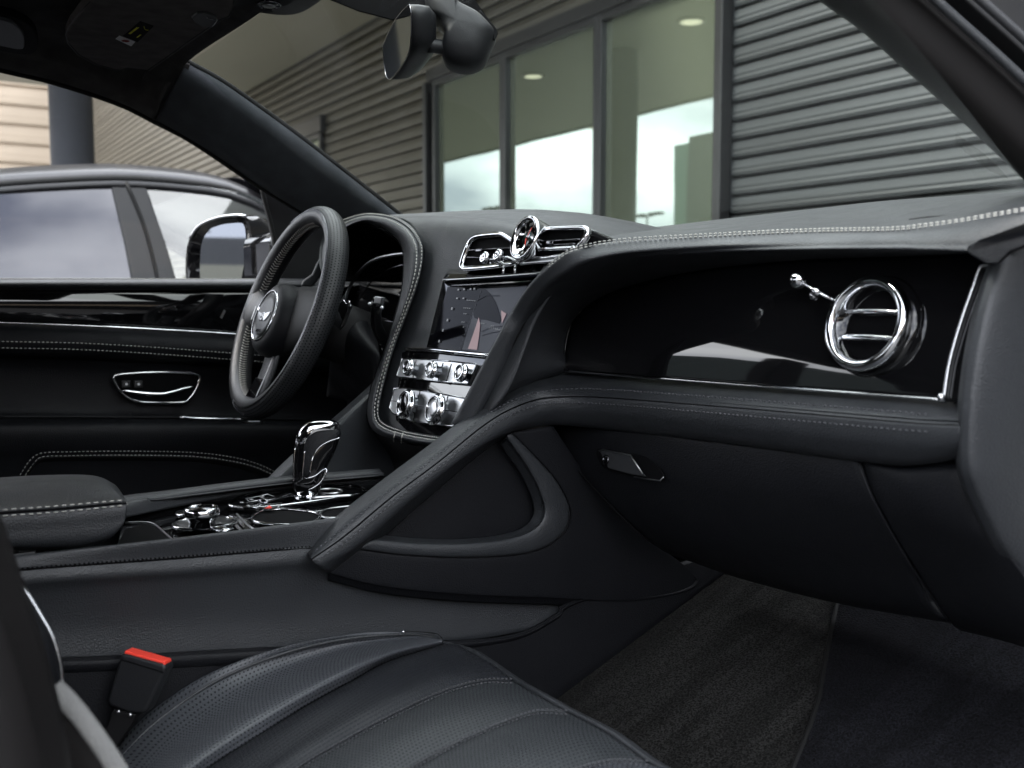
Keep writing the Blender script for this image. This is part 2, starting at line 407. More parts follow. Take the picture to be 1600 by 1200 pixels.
def dark_glass(name, base, refl, rcol):
    m = bpy.data.materials.new(name); m.use_nodes = True; n = m.node_tree; n.nodes.clear(); L = n.links.new
    o = n.nodes.new('ShaderNodeOutputMaterial'); t = n.nodes.new('ShaderNodeBsdfDiffuse'); t.inputs[0].default_value = (*base, 1)
    g = n.nodes.new('ShaderNodeBsdfGlossy'); g.inputs[0].default_value = (*rcol, 1); g.inputs['Roughness'].default_value = .012
    x = n.nodes.new('ShaderNodeMixShader'); x.inputs[0].default_value = refl
    L(t.outputs[0], x.inputs[1]); L(g.outputs[0], x.inputs[2]); L(x.outputs[0], o.inputs[0])
    # slight ripple of sheet glass
    tc = n.nodes.new('ShaderNodeTexCoord'); z = n.nodes.new('ShaderNodeTexNoise'); z.inputs['Scale'].default_value = .8
    u = n.nodes.new('ShaderNodeBump'); u.inputs['Strength'].default_value = .05; u.inputs['Distance'].default_value = .02
    L(tc.outputs['Object'], z.inputs['Vector']); L(z.outputs['Fac'], u.inputs['Height']); L(u.outputs[0], g.inputs['Normal'])
    return m
M['bglass'] = dark_glass('building_glass', (.066, .074, .052), .20, (.84, .97, .92))
M['cglass'] = dark_glass('car_side_glass', (.014, .014, .017), .062, (.93, .93, 1))

g = MB(); g.add([V((-220, -220, 0)), V((220, -220, 0)), V((220, 220, 0)), V((-220, 220, 0))], [(0, 1, 2, 3)])
tag(g.build('ground', M['asphalt'], smooth=False), 'grey asphalt car park', kind='structure')
WY = 4.43; SOFF = 4.41
g2 = box('bounce_paving', (-13.5, -2.5, .02), 17, 13, .05, M['concrete']); tag(g2, kind='structure')  # pale slab, added to bounce light up to the soffit
walk = box('pavement', (-2, WY - .9, .06), 60, 1.8, .12, M['concrete']); tag(walk, kind='structure')
def wx(px): return P(px, 330, 'y', WY).x
def siding_into(mb, x0, x1, z0, z1, y=WY, pitch=.125, axis='x', off=0):
    n = max(1, int(round((z1 - z0) / pitch))); p = (z1 - z0) / n; prof = []
    for i in range(n):
        z = z0 + i * p
        prof += [(.085, z), (.085, z + p * .17), (-.006, z + p * .18), (-.013, z + p * .36), (-.0085, z + p * .47), (-.0125, z + p * .58), (-.007, z + p * .80), (-.004, z + p * .98)]
    prof.append((.085, z1)); vs = []
    for (d, z) in prof:
        if axis == 'x': vs += [V((x0, y + d, z)), V((x1, y + d, z))]
        else: vs += [V((y - d, x0, z)), V((y - d, x1, z))]
    k = len(prof)
    mb.add(vs, [(2 * i, 2 * i + 1, 2 * i + 3, 2 * i + 2) for i in range(k - 1)])
bld = thing('commercial_building', 'dark metal clad building with tall window bays and ribbed siding ahead of the windscreen', 'building', (-4, WY, 0))
XL = -32.0
zh = P(742, 104, 'y', WY).z       # window head
xw = [wx(687), wx(797), wx(945), wx(1127)]
xc0, xc1 = wx(508), wx(395)       # small window to the left
zc = P(508, 207, 'y', WY).z
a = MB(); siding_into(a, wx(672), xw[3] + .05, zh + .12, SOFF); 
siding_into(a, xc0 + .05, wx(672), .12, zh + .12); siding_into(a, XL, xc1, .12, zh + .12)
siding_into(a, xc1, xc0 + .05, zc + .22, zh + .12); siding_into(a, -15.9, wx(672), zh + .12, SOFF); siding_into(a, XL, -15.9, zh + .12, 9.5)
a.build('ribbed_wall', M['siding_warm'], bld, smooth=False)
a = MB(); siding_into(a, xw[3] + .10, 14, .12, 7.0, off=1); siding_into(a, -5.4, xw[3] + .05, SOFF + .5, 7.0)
a.build('ribbed_wall', M['siding_shaded'], bld, smooth=False)['label'] = 'ribbed wall right of the windows, its shade put into the dark grey colour'
a = MB(); box_into(a, ((14 + XL) / 2, WY + 1.32, 3.4), 14 - XL, 2.4, 6.8); box_into(a, ((XL - 15.9) / 2, WY + 1.3, 8.1), -15.9 - XL, 2.4, 2.6); a.build('wall_core', M['frame'], bld, smooth=False)
fr = []
def win(x0, x1, z0, z1, deep=.10):
    f = MB(); t = .05
    box_into(f, (x0, WY - .035, (z0 + z1) / 2), t, .07, z1 - z0)
    box_into(f, (x1, WY - .035, (z0 + z1) / 2), t, .07, z1 - z0)
    box_into(f, ((x0 + x1) / 2, WY - .036, z1 - .03), x1 - x0 - t, .065, .06)
    box_into(f, ((x0 + x1) / 2, WY - .036, z0 + .03), x1 - x0 - t, .065, .06)
    o = f.build('window', M['frame'], bld, smooth=False, bevel=.006)
    pn = MB(); pn.add([V((x0, WY - .012, z0)), V((x1, WY - .012, z0)), V((x1, WY - .012, z1)), V((x0, WY - .012, z1))], [(0, 1, 2, 3)])
    pn.build('pane', M['bglass'], o, smooth=False)
win(xw[0], xw[1] - .055, .2, zh); win(xw[1], xw[2] - .055, .2, zh); win(xw[2], xw[3], .2, zh)
win(xc1, xc0, .2, zc)
# band over the windows
a = MB(); box_into(a, ((xw[0] + xw[3]) / 2, WY - .04, zh + .06), xw[3] - xw[0] + .25, .10, .115)
box_into(a, (wx(1131) + .03, WY - .05, 3.5), .06, .10, 6.9); box_into(a, (wx(676), WY - .05, (zh) / 2), .07, .10, zh - .01)
a.build('window_surround', M['frame'], bld, smooth=False, bevel=.006)
box('window_surround', ((xc0 + xc1) / 2, WY - .04, zc + .11), xc0 - xc1 + .2, .10, .21, M['frame'], bld, bevel=.006)
# left wing, faces the car park
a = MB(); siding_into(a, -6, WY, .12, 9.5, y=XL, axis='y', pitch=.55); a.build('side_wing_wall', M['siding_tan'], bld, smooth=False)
a = MB(); box_into(a, (XL - 1.1, -.8, 4.7), 2, 10.4, 9.4); a.build('side_wing_core', M['frame'], bld, smooth=False)
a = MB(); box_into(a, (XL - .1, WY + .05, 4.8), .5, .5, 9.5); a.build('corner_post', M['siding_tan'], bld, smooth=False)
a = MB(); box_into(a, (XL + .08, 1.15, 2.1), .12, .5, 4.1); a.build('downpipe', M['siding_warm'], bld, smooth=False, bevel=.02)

can = thing('entrance_canopy', 'flat canopy roof with round downlights projecting from the metal building', 'canopy', (-11, 1, SOFF))
cx0, cx1, cy0, cy1 = -15.9, -5.5, -1.87, WY - .03
a = MB(); box_into(a, ((cx1 + cx0) / 2, (cy0 + cy1) / 2, SOFF + .25), cx1 - cx0, cy1 - cy0, .5)
box_into(a, (-18.4, (-1.87 + .5) / 2, SOFF + .25), 5.0, .5 + 1.87, .5)
a.build('soffit', M['soffit'], can, smooth=False)
a = MB(); box_into(a, ((-20.9 + cx1) / 2, cy0 - .06, SOFF + .22), cx1 + 20.9, .1, .50); a.build('fascia', M['frame'], can, smooth=False, bevel=.01)
def mirror_hit(px, py):     # a downlight seen by reflection in the windows
    r = ray(px, py); t = (WY - .012 - CAM.y) / r.y; p = CAM + r * t; t2 = (SOFF - p.z) / r.z
    return V((p.x + r.x * t2, p.y - r.y * t2, SOFF))
dl0 = None
for q in ((833, 117), (1080, 31), (928, 197)):
    c = mirror_hit(*q)
    c.x = max(min(c.x, -5.9), -15)
    mbx = MB(); lathe_into(mbx, c + V((0, 0, -.02)), (0, 0, -1), [(.17, -.03), (.17, .004), (.13, .006)], 28)
    ring = mbx.build('downlight', M['concrete'], can); mb2 = MB(); lathe_into(mb2, c + V((0, 0, -.026)), (0, 0, -1), [(0.0, .001), (.128, .001)], 28)
    mb2.build('lens', M['lamp'], ring)

col = lathe('canopy_column', (-9.6, 1.07, 0), (0, 0, 1), [(.27, 0), (.27, .25), (.20, .27), (.20, SOFF - .01)], M['column'], seg=40)
tag(col, 'round grey steel column under the canopy behind the parked car', 'column')

gb = thing('flat_roof_building', 'grey green flat roofed building across the car park', 'building', (-29, -25, 0))
box('wall', (-26.5, -25.5, 4.1), 13, 10, 8.2, M['green_wall'], gb); box('corner_wall', (-33.55, -21.2, 4.0), 1.1, 1.0, 8.0, M['pale_green_wall'], gb)
a = MB()
for i in range(5): box_into(a, (-31 + i * 2.4, -20.45, 3.4), 1.4, .1, 2.2)
a.build('windows', M['bglass'], gb, smooth=False).name = 'window_row'

def lamp_post(x, y, label):
    t = thing('lamp_post', label, 'lamp post', (x, y, 0), 'lamp posts in the car park')
    lathe('pole', (x, y, 0), (0, 0, 1), [(.22, 0), (.22, .6), (.1, .65), (.07, 7.6)], M['frame'], t, seg=14)
    for s in (-1, 1):
        box('lamp_head', (x + s * 1.0, y, 7.75), 1.3, .5, .2, M['frame'], t, bevel=.04)
    box('cross_arm', (x, y, 7.62), 1.4, .1, .1, M['frame'], t)
lamp_post(-62, -28, 'thin twin headed lamp post seen reflected in the narrow left window')
lamp_post(-61, -41, 'thin twin headed lamp post seen reflected in the wide right window')

# ragged tree line on the far side of the car park
def tree(x, y, h, label, seed):
    rnd = random.Random(seed); t = thing('pine_tree', label, 'tree', (x, y, 0), 'trees beyond the car park')
    lathe('trunk', (x, y, 0), (0, 0, 1), [(.28, 0), (.16, h * .6), (.04, h * .95)], M['trunk'], t, seg=9)
    mb = MB()
    for i in range(420):
        k = rnd.random(); z = h * (.18 + .82 * k); rr = (1 - k) ** .8 * h * .26 * rnd.uniform(.35, 1) + .1; an = rnd.uniform(0, 6.283)
        c = V((x + rr * math.cos(an), y + rr * math.sin(an), z)); s = rnd.uniform(.3, .7)
        vs = [c + V((rnd.uniform(-s, s), rnd.uniform(-s, s), rnd.uniform(-s, s) * .6)) for _ in range(4)]
        mb.add(vs, [(0, 1, 2), (0, 2, 3)])
    mb.build('crown', M['tree'], t, smooth=False)
rt = random.Random(3)
for i in range(14):
    tree(-75 + i * 9 + rt.uniform(-3, 3), -62 + rt.uniform(-8, 6), rt.uniform(8, 14), 'dark conifer standing beyond the car park', 50 + i)

# ------------------------------------------------------------------ parked car (driver's side neighbour)
pc = thing('parked_car', 'grey four door car parked beyond the driver window', 'car', (-3.4, -.3, 0))
XS = -2.5
def T_(px, py, x=XS): return P(px, py, 'x', x)
roof_pts = [V((XS - .06, -2.95, 1.10)), V((XS - .03, -2.3, 1.24)), V((XS, -1.5, 1.39)), T_(-300, 318), T_(-150, 297), T_(0, 282), T_(110, 275), T_(200, 273), T_(300, 281), T_(365, 293), T_(425, 322), V((XS - .03, 1.0, 1.36)), V((XS - .05, 1.5, 1.10))]
roof_edge = cr(roof_pts, 60)
wid = 1.86; xcn = XS - wid / 2
def inb(p, d, dz): return V((p.x - d, p.y, p.z + dz))
rows = []
for d, dz in ((0, 0), (.05, .030), (.16, .055), (.45, .082), (wid / 2, .095), (wid - .45, .082), (wid - .16, .055), (wid - .05, .03), (wid, 0)):
    rows.append([inb(p, d, dz) for p in roof_edge])
G = [r[4:52] for r in rows]
vs, fs, uv = grid_mesh(G, toward=V((xcn, 0, 9)))
mk('roof', vs, fs, M['carpaint'], pc, uvs=uv, solid=.02)
side = MB(); sec = [(0, 0), (.04, 0)]
def strip(pts, wdt, x_off, name, m, par, t=.03):
    mb = MB(); a = []
    for p in pts: a.append(V((p.x + x_off, p.y, p.z)))
    tube_into(mb, a, wdt / 2, 10, up=(0, 0, 1), r2=t / 2); return mb.build(name, m, par)
for sgn, xo in ((1, 0), (-1, -wid)):
    xo2 = xo + (.0 if sgn > 0 else 0)
    dn = [V((p.x, p.y, p.z - .014)) for p in roof_edge]
    strip(dn, .022, xo2 + sgn * .004, 'roof_drip_rail', M['rubber'], pc, .02)
    dn = [V((p.x, p.y, p.z - .036)) for p in roof_edge]
    strip(dn, .030, xo2 + sgn * .012, 'window_frame', M['pillar_trim'], pc, .03)
# body sides: rows from belt to sill with tumblehome
ys = [-3.2, -2.9, -2.2, -1.4, -.6, .2, 1.0, 1.7, 2.4, 2.75, 2.85]
def bz(y): return 1.10 if y < 1.4 else 1.10 - (y - 1.4) * .11
def bxo(y): return -.18 * max(0, (abs(y - (-.2)) - 2.3) / .8) ** 2
rows = [[V((XS + .10 + bxo(y), y, bz(y))) for y in ys], [V((XS + .15 + bxo(y), y, bz(y) - .06)) for y in ys], [V((XS + .17 + bxo(y), y, .72)) for y in ys], [V((XS + .14 + bxo(y), y, .45)) for y in ys], [V((XS + .08 + bxo(y), y, .26)) for y in ys]]
loft('body_side', rows, M['carpaint'], pc, nu=50, nv=16, solid=.02)
rows2 = [[V((2 * xcn - p.x, p.y, p.z)) for p in r] for r in rows]
loft('body_side', rows2, M['carpaint'], pc, nu=50, nv=16, solid=.02, toward=V((-9, 0, 1)))
# bonnet, boot and ends
def across(y, z, crown=.05, ins=.0): return [V((XS + .09 + bxo(y) - ins - k / 8 * (wid + .18 + 2 * bxo(y) - 2 * ins), y, z + crown * math.sin(math.pi * k / 8) ** .6)) for k in range(9)]
loft('bonnet', [across(1.42, 1.10), across(2.0, 1.03), across(2.55, .95), across(2.8, .80), across(2.86, .55), across(2.80, .28, 0)], M['carpaint'], pc, nu=24, nv=20, toward=V((xcn, 9, 9)))
loft('tailgate', [across(-2.85, 1.24, .1, .15), across(-3.1, 1.05, .05), across(-3.22, .8, 0), across(-3.2, .5, 0), across(-3.1, .28, 0)], M['carpaint'], pc, nu=24, nv=16, toward=V((xcn, -9, 2)))
loft('windscreen', [across(.62, 1.60, .08, .08), across(1.45, 1.10, .05)], M['cglass'], pc, nu=20, nv=6, toward=V((xcn, 9, 9)))
loft('rear_screen', [across(-2.2, 1.52, .08, .1), across(-2.86, 1.24, .06, .05)], M['cglass'], pc, nu=20, nv=6, toward=V((xcn, -9, 9)))
def pane(pxs, name, m, xo=0.0):
    """side glass: leans inboard towards the roof"""
    pts = []
    for (px, py) in pxs:
        p = T_(px, py, XS); k = (1.65 - p.z) / .55; q = T_(px, py, XS + .09 * k + xo); pts.append(q)
    return pts
gl1 = pane([(-420, 330), (-250, 310), (-60, 298), (0, 296), (90, 288), (174, 285), (190, 350), (210, 440), (222, 520), (-60, 520), (-420, 510)], '', 0)
def fan(name, pts, m, par):
    c = sum(pts, V()) / len(pts); o = mk(name, [c] + pts, [(0, i + 1, (i + 1) % len(pts) + 1) for i in range(len(pts))], m, par, smooth=True); 
    return o
fan('rear_door_window', gl1, M['cglass'], pc)
gl2 = pane([(224, 285), (300, 288), (370, 298), (408, 312), (428, 345), (520, 470), (530, 520), (300, 520), (262, 420)], '', 0)
fan('front_door_window', gl2, glass_mat('parked_car_glass', (.82, .9, .9), .09), pc)
bp = pane([(172, 282), (226, 283), (262, 390), (300, 520), (222, 520), (195, 380)], '', 0, .008)
prism('door_pillar', bp, (1, 0, .15), .02, M['pillar_trim'], pc, bevel=.004)
tube('door_gap', pane([(197, 284), (225, 352), (244, 425), (262, 520)], '', 0, .012), .006, M['rubber'], pc, samples=12)
# cabin seen through the glass
hdr = loft('headlining', [[V((XS - .1 - k * (wid - .2), y, 1.60)) for y in (-1.5, -.5, .5)] for k in (0, 1)], M['concrete'], pc, nu=4, toward=V((xcn, 0, 0)))
for y in (-.35,):
    box('seat', (XS - .45, y, 1.05), .5, .14, .75, M['plastic_soft'], pc, bevel=.05); box('seat', (XS - 1.4, y, 1.05), .5, .14, .75, M['plastic_soft'], pc, bevel=.05)
box('cabin_floor', (xcn, -.6, .6), wid - .1, 4.2, .5, M['plastic_soft'], pc)
for y in (-2.25, 1.85):
    for x in (XS - .02, XS - wid + .02):
        s = 1 if x > xcn else -1
        wh = lathe('wheel', (x, y, .36), (s, 0, 0), [(.22, -.12), (.33, -.12), (.36, -.09), (.36, .07), (.33, .11), (.25, .12), (.24, .09)], M['rubber'], pc, seg=40)
        rb = MB(); lathe_into(rb, V((x, y, .36)), (s, 0, 0), [(.24, .09), (.245, .115), (.235, .12), (.225, .08), (.10, .06), (0, .07)], 40); rb.build('rim', M['satin'], wh)

# added unseen block that cuts the low sky, then the warehouse behind
ob = thing('low_sky_block', 'added unseen block with red and tan bands, cutting low sky on the passenger side', 'building', (11, -8, 0))
box('wall', (13, -6, 1.7), 6, 40, 3.4, M['frame'], ob); box('red_band', (9.94, -2, 3.0), .1, 4, .4, mat('red_band', (.35, .03, .03), .5), ob); box('tan_band', (9.94, -6, 1.8), .1, 40, .6, M['siding_tan'], ob)
rb_ = thing('warehouse', 'long low cream and grey warehouse far behind the cars', 'building', (-30, -50, 0))
box('wall', (-40, -50, 3.2), 90, 6, 6.4, mat('grey_cladding', (.12, .12, .125), .7), rb_); box('cream_band', (-40, -46.95, 4.2), 90, .1, 1.6, mat('cream_band', (.42, .40, .32), .7), rb_); box('tan_door_band', (-40, -46.95, 1.6), 90, .1, 1.5, M['siding_tan'], rb_)
# ================================================================== INTERIOR, large pieces
ST = []
XD = -.74
# ---- driver door ----------------------------------------------------
dr = thing('driver_door', 'far front door with gloss black veneer, chrome handle and twin stitched leather', 'car door', (XD, 0, .55))
def dd(x): return lambda px, py: P(px, py, 'x', x)
def row(f, pxs): return [f(*q) for q in pxs]
K = (-200, 0, 215, 430, 620)
def hrow(x, *py): return [P(a, b, 'x', x) for a, b in zip(K, py)]
loft('top_rail', [hrow(-.80, 441, 438, 437, 437, 437), hrow(-.765, 437, 435, 435, 435, 435), hrow(-.735, 440, 437.5, 437, 437, 437), hrow(-.722, 446, 444, 444, 444, 444), hrow(-.728, 452, 451, 451, 452, 452), hrow(-.745, 455, 454, 454, 455, 455)], M['leather'], dr, nu=40, nv=18)
loft('veneer', [hrow(-.742, 454, 452, 452.5, 453, 454), hrow(-.738, 474, 478, 480, 486, 494), hrow(-.742, 501, 504, 513, 527, 548)], M['gloss'], dr, nu=40, nv=8)
tube('chrome_strip', hrow(-.736, 501, 504, 513, 527, 548), .0022, M['chrome'], dr, n=8, samples=40)
loft('armrest_roll', [hrow(-.742, 503, 506, 515, 529, 550), hrow(-.722, 510, 513, 521, 536, 556), hrow(-.712, 524, 528, 533, 548, 566), hrow(-.712, 536, 540, 546, 560, 578), hrow(-.722, 549, 553, 559, 573, 590), hrow(-.75, 555, 559, 566, 579, 596)], M['leather_dark'], dr, nu=40, nv=20)
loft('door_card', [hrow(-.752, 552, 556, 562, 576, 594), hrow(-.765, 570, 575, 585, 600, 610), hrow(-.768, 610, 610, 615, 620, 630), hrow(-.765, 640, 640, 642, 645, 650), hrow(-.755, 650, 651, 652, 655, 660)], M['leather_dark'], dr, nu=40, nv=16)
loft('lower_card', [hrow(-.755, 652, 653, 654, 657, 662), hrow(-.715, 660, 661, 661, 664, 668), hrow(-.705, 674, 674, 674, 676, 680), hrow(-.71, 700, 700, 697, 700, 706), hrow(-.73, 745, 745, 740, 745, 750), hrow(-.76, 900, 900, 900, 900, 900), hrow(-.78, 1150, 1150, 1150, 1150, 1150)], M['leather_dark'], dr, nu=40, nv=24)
mb = MB()
for dy in (-5, 5): stitch_into(mb, row(dd(-.7125), [(-200, 534 + dy), (0, 538.5 + dy), (120, 541 + dy), (215, 546 + dy), (300, 552 + dy), (430, 562 + dy)]), lift=.004, r=.0008)
pk1 = [(28, 748), (36, 735), (48, 718), (66, 708), (110, 706), (200, 705), (300, 707), (360, 714), (400, 724), (440, 742)]
pk = row(dd(-.703), pk1)
stitch_into(mb, cr(pk, 80), lift=.003, r=.0006); stitch_into(mb, cr(row(dd(-.703), [(a + (5 if a < 60 else 0), b + 6) for a, b in pk1]), 80), lift=.003, r=.0006)
tube_into(mb, row(dd(-.722), [(-200, 437), (0, 435.5), (430, 435.5)]), .0007, 5)
mb.build('stitching', M['stitch'], dr)
loft('pocket_panel', [row(dd(-.705), [(a + (5 if a < 60 else 0), b + 9) for a, b in pk1]), row(dd(-.735), [(a, b + 30) for a, b in pk1]), row(dd(-.745), [(a, b + 150) for a, b in pk1])], M['plastic_soft'], dr, nu=40, nv=10)
# handle
hb = row(dd(-.748), [(178, 592), (182, 586), (210, 583), (250, 581.5), (290, 583), (309, 586), (312, 592), (305, 610), (296, 622), (284, 629), (240, 629), (214, 627), (198, 620), (185, 607)])
h = tube('door_handle', hb, .0032, M['chrome'], dr, n=10, closed=True, samples=60)
prism('handle_bowl', cr(row(dd(-.750), [(181, 590), (250, 584), (308, 589), (298, 618), (280, 627), (215, 625), (188, 608)]), 30, True), (1, 0, 0), .004, M['black'], h)
tube('lever', row(dd(-.735), [(192, 610), (220, 614), (250, 616), (268, 613), (285, 608), (302, 604)]), .0042, M['chrome'], h, n=10, samples=24, taper=[.5 + .5 * math.sin(math.pi * (i + .5) / 24) for i in range(24)])
for q in ((197, 600), (216, 600)):
    c = P(*q, 'x', -.744); b_ = box('lock_button', c, .006, .016, .014, M['plastic'], h, bevel=.002)
    lathe('button_mark', c + V((.0035, 0, 0)), (1, 0, 0), [(.0025, 0), (.0025, .0004), (0, .0004)], M['ui_white'], h, seg=12)
tube('pull_trim', row(dd(-.722), [(281, 652), (300, 654), (345, 655.5), (372, 656), (388, 660), (411, 660)]), .0033, M['chrome'], dr, n=8, samples=24, r2=.002)
prism('speaker_mark', row(dd(-.736), [(344, 496), (350, 484), (353, 486), (347, 498)]), (1, 0, 0), .001, M['satin'], dr)
# sail panel, mirror triangle and window frame
prism('sail_panel', row(dd(-.765), [(410, 296), (470, 318), (560, 340), (640, 350), (640, 440), (436, 440), (428, 372)]), (1, 0, 0), .02, M['plastic_soft'], dr, bevel=.003)
tube('window_seal', row(dd(-.762), [(408, 292), (417, 325), (428, 372), (436, 442)]), .004, M['rubber'], dr, samples=16)
wg = row(dd(-.775), [(-400, 30), (-100, 80), (0, 100), (100, 124), (200, 158), (245, 180), (330, 238), (412, 300), (432, 440), (-400, 448)])
fan('window_glass', wg, M['sideglass'], dr)
# ---- door mirror ---------------------------------------------------
dm = thing('door_mirror', 'black door mirror with chrome edge outside the driver window', 'mirror', P(380, 430, 'x', -1.0))
mo, mn = P(360, 400, 'x', -1.02), V((.42, -.905, .03)).normalized()
def MM(px, py, off=0): return PL(px, py, mo, mn, off)
shell = cr(row(MM, [(291, 440), (290, 405), (296, 372), (312, 352), (340, 340), (370, 336), (384, 338), (390, 350), (392, 380), (391, 440), (380, 475), (330, 480), (300, 470)]), 48, True)
mb = MB(); cen = sum(shell, V()) / 48
G = [shell, [p - mn * .012 for p in shell], [cen + (p - cen) * 1.03 - mn * .03 for p in shell], [cen + (p - cen) * .98 - mn * .07 for p in shell], [cen + (p - cen) * .75 - mn * .12 for p in shell], [cen + (p - cen) * .3 - mn * .145 for p in shell]]
vs, fs, uv = grid_mesh(G, closed_u=True, toward=None); mb.add(vs, fs)
G = [shell, [cen + (p - cen) * .86 - mn * .004 for p in shell], [cen + (p - cen) * .82 - mn * .014 for p in shell], [cen + (p - cen) * .1 - mn * .015 for p in shell]]
vs, fs, uv = grid_mesh(G, closed_u=True, toward=None); mb.add(vs, fs); mb.build('housing', M['gloss'], dm)
gl = cr(row(lambda a, b: MM(a, b, -.008), [(313, 440), (313, 400), (318, 372), (335, 353), (358, 346), (376, 346), (383, 358), (384, 395), (378, 430), (370, 462), (318, 462)]), 40, True)
fan('mirror_pane', gl, M['dim_mirror'], dm)
tube('chrome_edge', row(lambda a, b: MM(a, b, .004), [(297, 372), (312, 352), (340, 340), (370, 336), (384, 338)]), .0035, M['satin'], dm, samples=20)
box('mirror_arm', P(425, 405, 'x', -.90), .22, .07, .11, M['gloss'], dm, bevel=.025)

# ---- carpet and floor ---------------------------------------------
XC = .15
A0, B0 = P(870, 1092, 'x', XC), P(1130, 900, 'x', XC)
fd = (B0 - A0).normalized(); fn = V((1, 0, 0)).cross(fd); fn = fn if fn.z > 0 else -fn
def FL(px, py, off=0): return PL(px, py, A0, fn, off)
def carpet_mat(name, col):
    m = mat(name, col, .95, spec=.1); n = m.node_tree; b = n.nodes['Principled BSDF']; L = n.links.new
    t = n.nodes.new('ShaderNodeTexCoord')
    z = n.nodes.new('ShaderNodeTexNoise'); z.inputs['Scale'].default_value = 420; z.inputs['Detail'].default_value = 4
    mp = n.nodes.new('ShaderNodeMapping'); mp.inputs['Rotation'].default_value = (0, 0, R(38)); mp.inputs['Scale'].default_value = (30, 5, 7)
    z2 = n.nodes.new('ShaderNodeTexNoise'); z2.inputs['Scale'].default_value = 1; z2.inputs['Detail'].default_value = 3
    L(t.outputs['Object'], z.inputs['Vector']); L(t.outputs['Object'], mp.inputs[0]); L(mp.outputs[0], z2.inputs['Vector'])
    r = n.nodes.new('ShaderNodeValToRGB'); r.color_ramp.elements[0].position = .38; r.color_ramp.elements[1].position = .66
    r.color_ramp.elements[0].color = (*[c * .3 for c in col], 1); r.color_ramp.elements[1].color = (*[c * 2.3 for c in col], 1)
    L(z.outputs['Fac'], r.inputs[0])
    r2 = n.nodes.new('ShaderNodeValToRGB'); r2.color_ramp.elements[0].position = .44; r2.color_ramp.elements[1].position = .54
    r2.color_ramp.elements[0].color = (.66, .66, .66, 1); r2.color_ramp.elements[1].color = (1, 1, 1, 1); L(z2.outputs['Fac'], r2.inputs[0])
    x = n.nodes.new('ShaderNodeMix'); x.data_type = 'RGBA'; x.blend_type = 'MULTIPLY'; x.inputs[0].default_value = 1
    L(r.outputs[0], x.inputs[6]); L(r2.outputs[0], x.inputs[7]); L(x.outputs[2], b.inputs['Base Color'])
    bu = n.nodes.new('ShaderNodeBump'); bu.inputs['Strength'].default_value = .9; bu.inputs['Distance'].default_value = .004
    L(z.outputs['Fac'], bu.inputs['Height']); L(bu.outputs[0], b.inputs['Normal']); return m
M['carpet'] = carpet_mat('carpet_pile', (.0150, .0145, .0138)); M['mat'] = carpet_mat('mat_pile', (.0062, .0062, .0078))
cp = thing('floor_carpet', 'worn looking dark grey carpet with brushed streaks in the passenger footwell', 'carpet', (.4, .2, .5))
p0 = A0 - fd * .55; p1 = B0 + fd * .12; p2 = p1 + (fd * .2 + fn * .22)
loft('carpet_pile', [[q + V((k, 0, 0)) for k in (-.02, .2, .4, .66)] for q in (p0 + V((0, -.3, 0)), p0, A0, B0, p1, p2)], M['carpet'], cp, nu=20, nv=30)
mo_ = [(1312, 930), (1300, 985), (1288, 1045), (1275, 1110), (1240, 1200), (1200, 1290), (1700, 1500), (1900, 1100), (1700, 900), (1500, 880)]
mt = prism('floor_mat', [FL(a, b, .010) for a, b in cr([V((a, b, 0)) for a, b in mo_], 50, True) for a, b in [(a, b)]] if False else [FL(v.x, v.y, .010) for v in cr([V((a, b, 0)) for a, b in mo_], 60, True)], fn, .009, M['mat'], bevel=.003)
ORG[mt.name] = V(mt.location)
tube('bound_edge', [FL(v.x, v.y, .008) for v in cr([V((q[0], q[1], 0)) for q in mo_[:6]], 40)], .0034, M['rubber'], mt, n=10)
tag(mt, 'darker blue black floor mat lying on the passenger carpet', 'floor mat')

# ---- centre console ---------------------------------------------------
cn = thing('centre_console', 'leather centre console with gloss black top and chrome controls', 'console', (0, -.1, .5))
ZT = .912
XR = .138
# near rail
ra = [P(a, b, 'z', ZT) for a, b in ((-300, 905), (-60, 880), (66, 866), (274, 843.5), (398, 828.5), (505, 815), (545, 810))]
loft('near_rail', [ra, [q + V((.012, 0, .004)) for q in ra], row(dd(XR), [(-300, 922), (-60, 896), (66, 881), (274, 866), (398, 855), (500, 848), (530, 860)]), row(dd(XR), [(-300, 926), (-60, 899), (30, 890), (274, 872), (398, 862), (500, 855), (530, 868)])], M['leather'], cn, nu=50, nv=14)
tube('rail_crease', row(dd(XR - .0005), [(-300, 926), (-60, 899), (30, 890.5), (274, 872.5), (398, 862.5), (490, 856)]), .0013, M['black'], cn, samples=40, n=6)
mb = MB(); stitch_into(mb, row(dd(XR + .001), [(-60, 897), (30, 888.5), (274, 870), (398, 860), (488, 853.5)]), ln=.0022, gap=.0022, r=.0008, tilt=-.9); mb.build('rail_stitching', M['black'], cn)
loft('side_panel', [row(dd(XR), [(-300, 927), (30, 891), (274, 873), (398, 863), (500, 856), (560, 905), (760, 926), (1000, 931)]), row(dd(XR + .003), [(-300, 946), (30, 910), (274, 893), (398, 884), (500, 878), (565, 909), (760, 928), (1000, 932)]),
      row(dd(XR - .004), [(-300, 968), (30, 932), (274, 913), (398, 905), (500, 900), (570, 914), (760, 931), (1000, 933)]), row(dd(XR - .010), [(-300, 1010), (30, 985), (274, 970), (398, 965), (520, 955), (640, 950), (800, 945), (1000, 934)]), row(dd(XR - .006), [(-300, 1050), (30, 1042), (274, 1034), (420, 1026), (560, 1016), (680, 1006), (815, 986), (1000, 936)])], M['leather'], cn, nu=50, nv=26)
lw = [(-300, 1052), (30, 1043), (200, 1037.5), (400, 1027), (650, 1010), (760, 999), (820, 985), (870, 957), (910, 930), (1150, 850)]
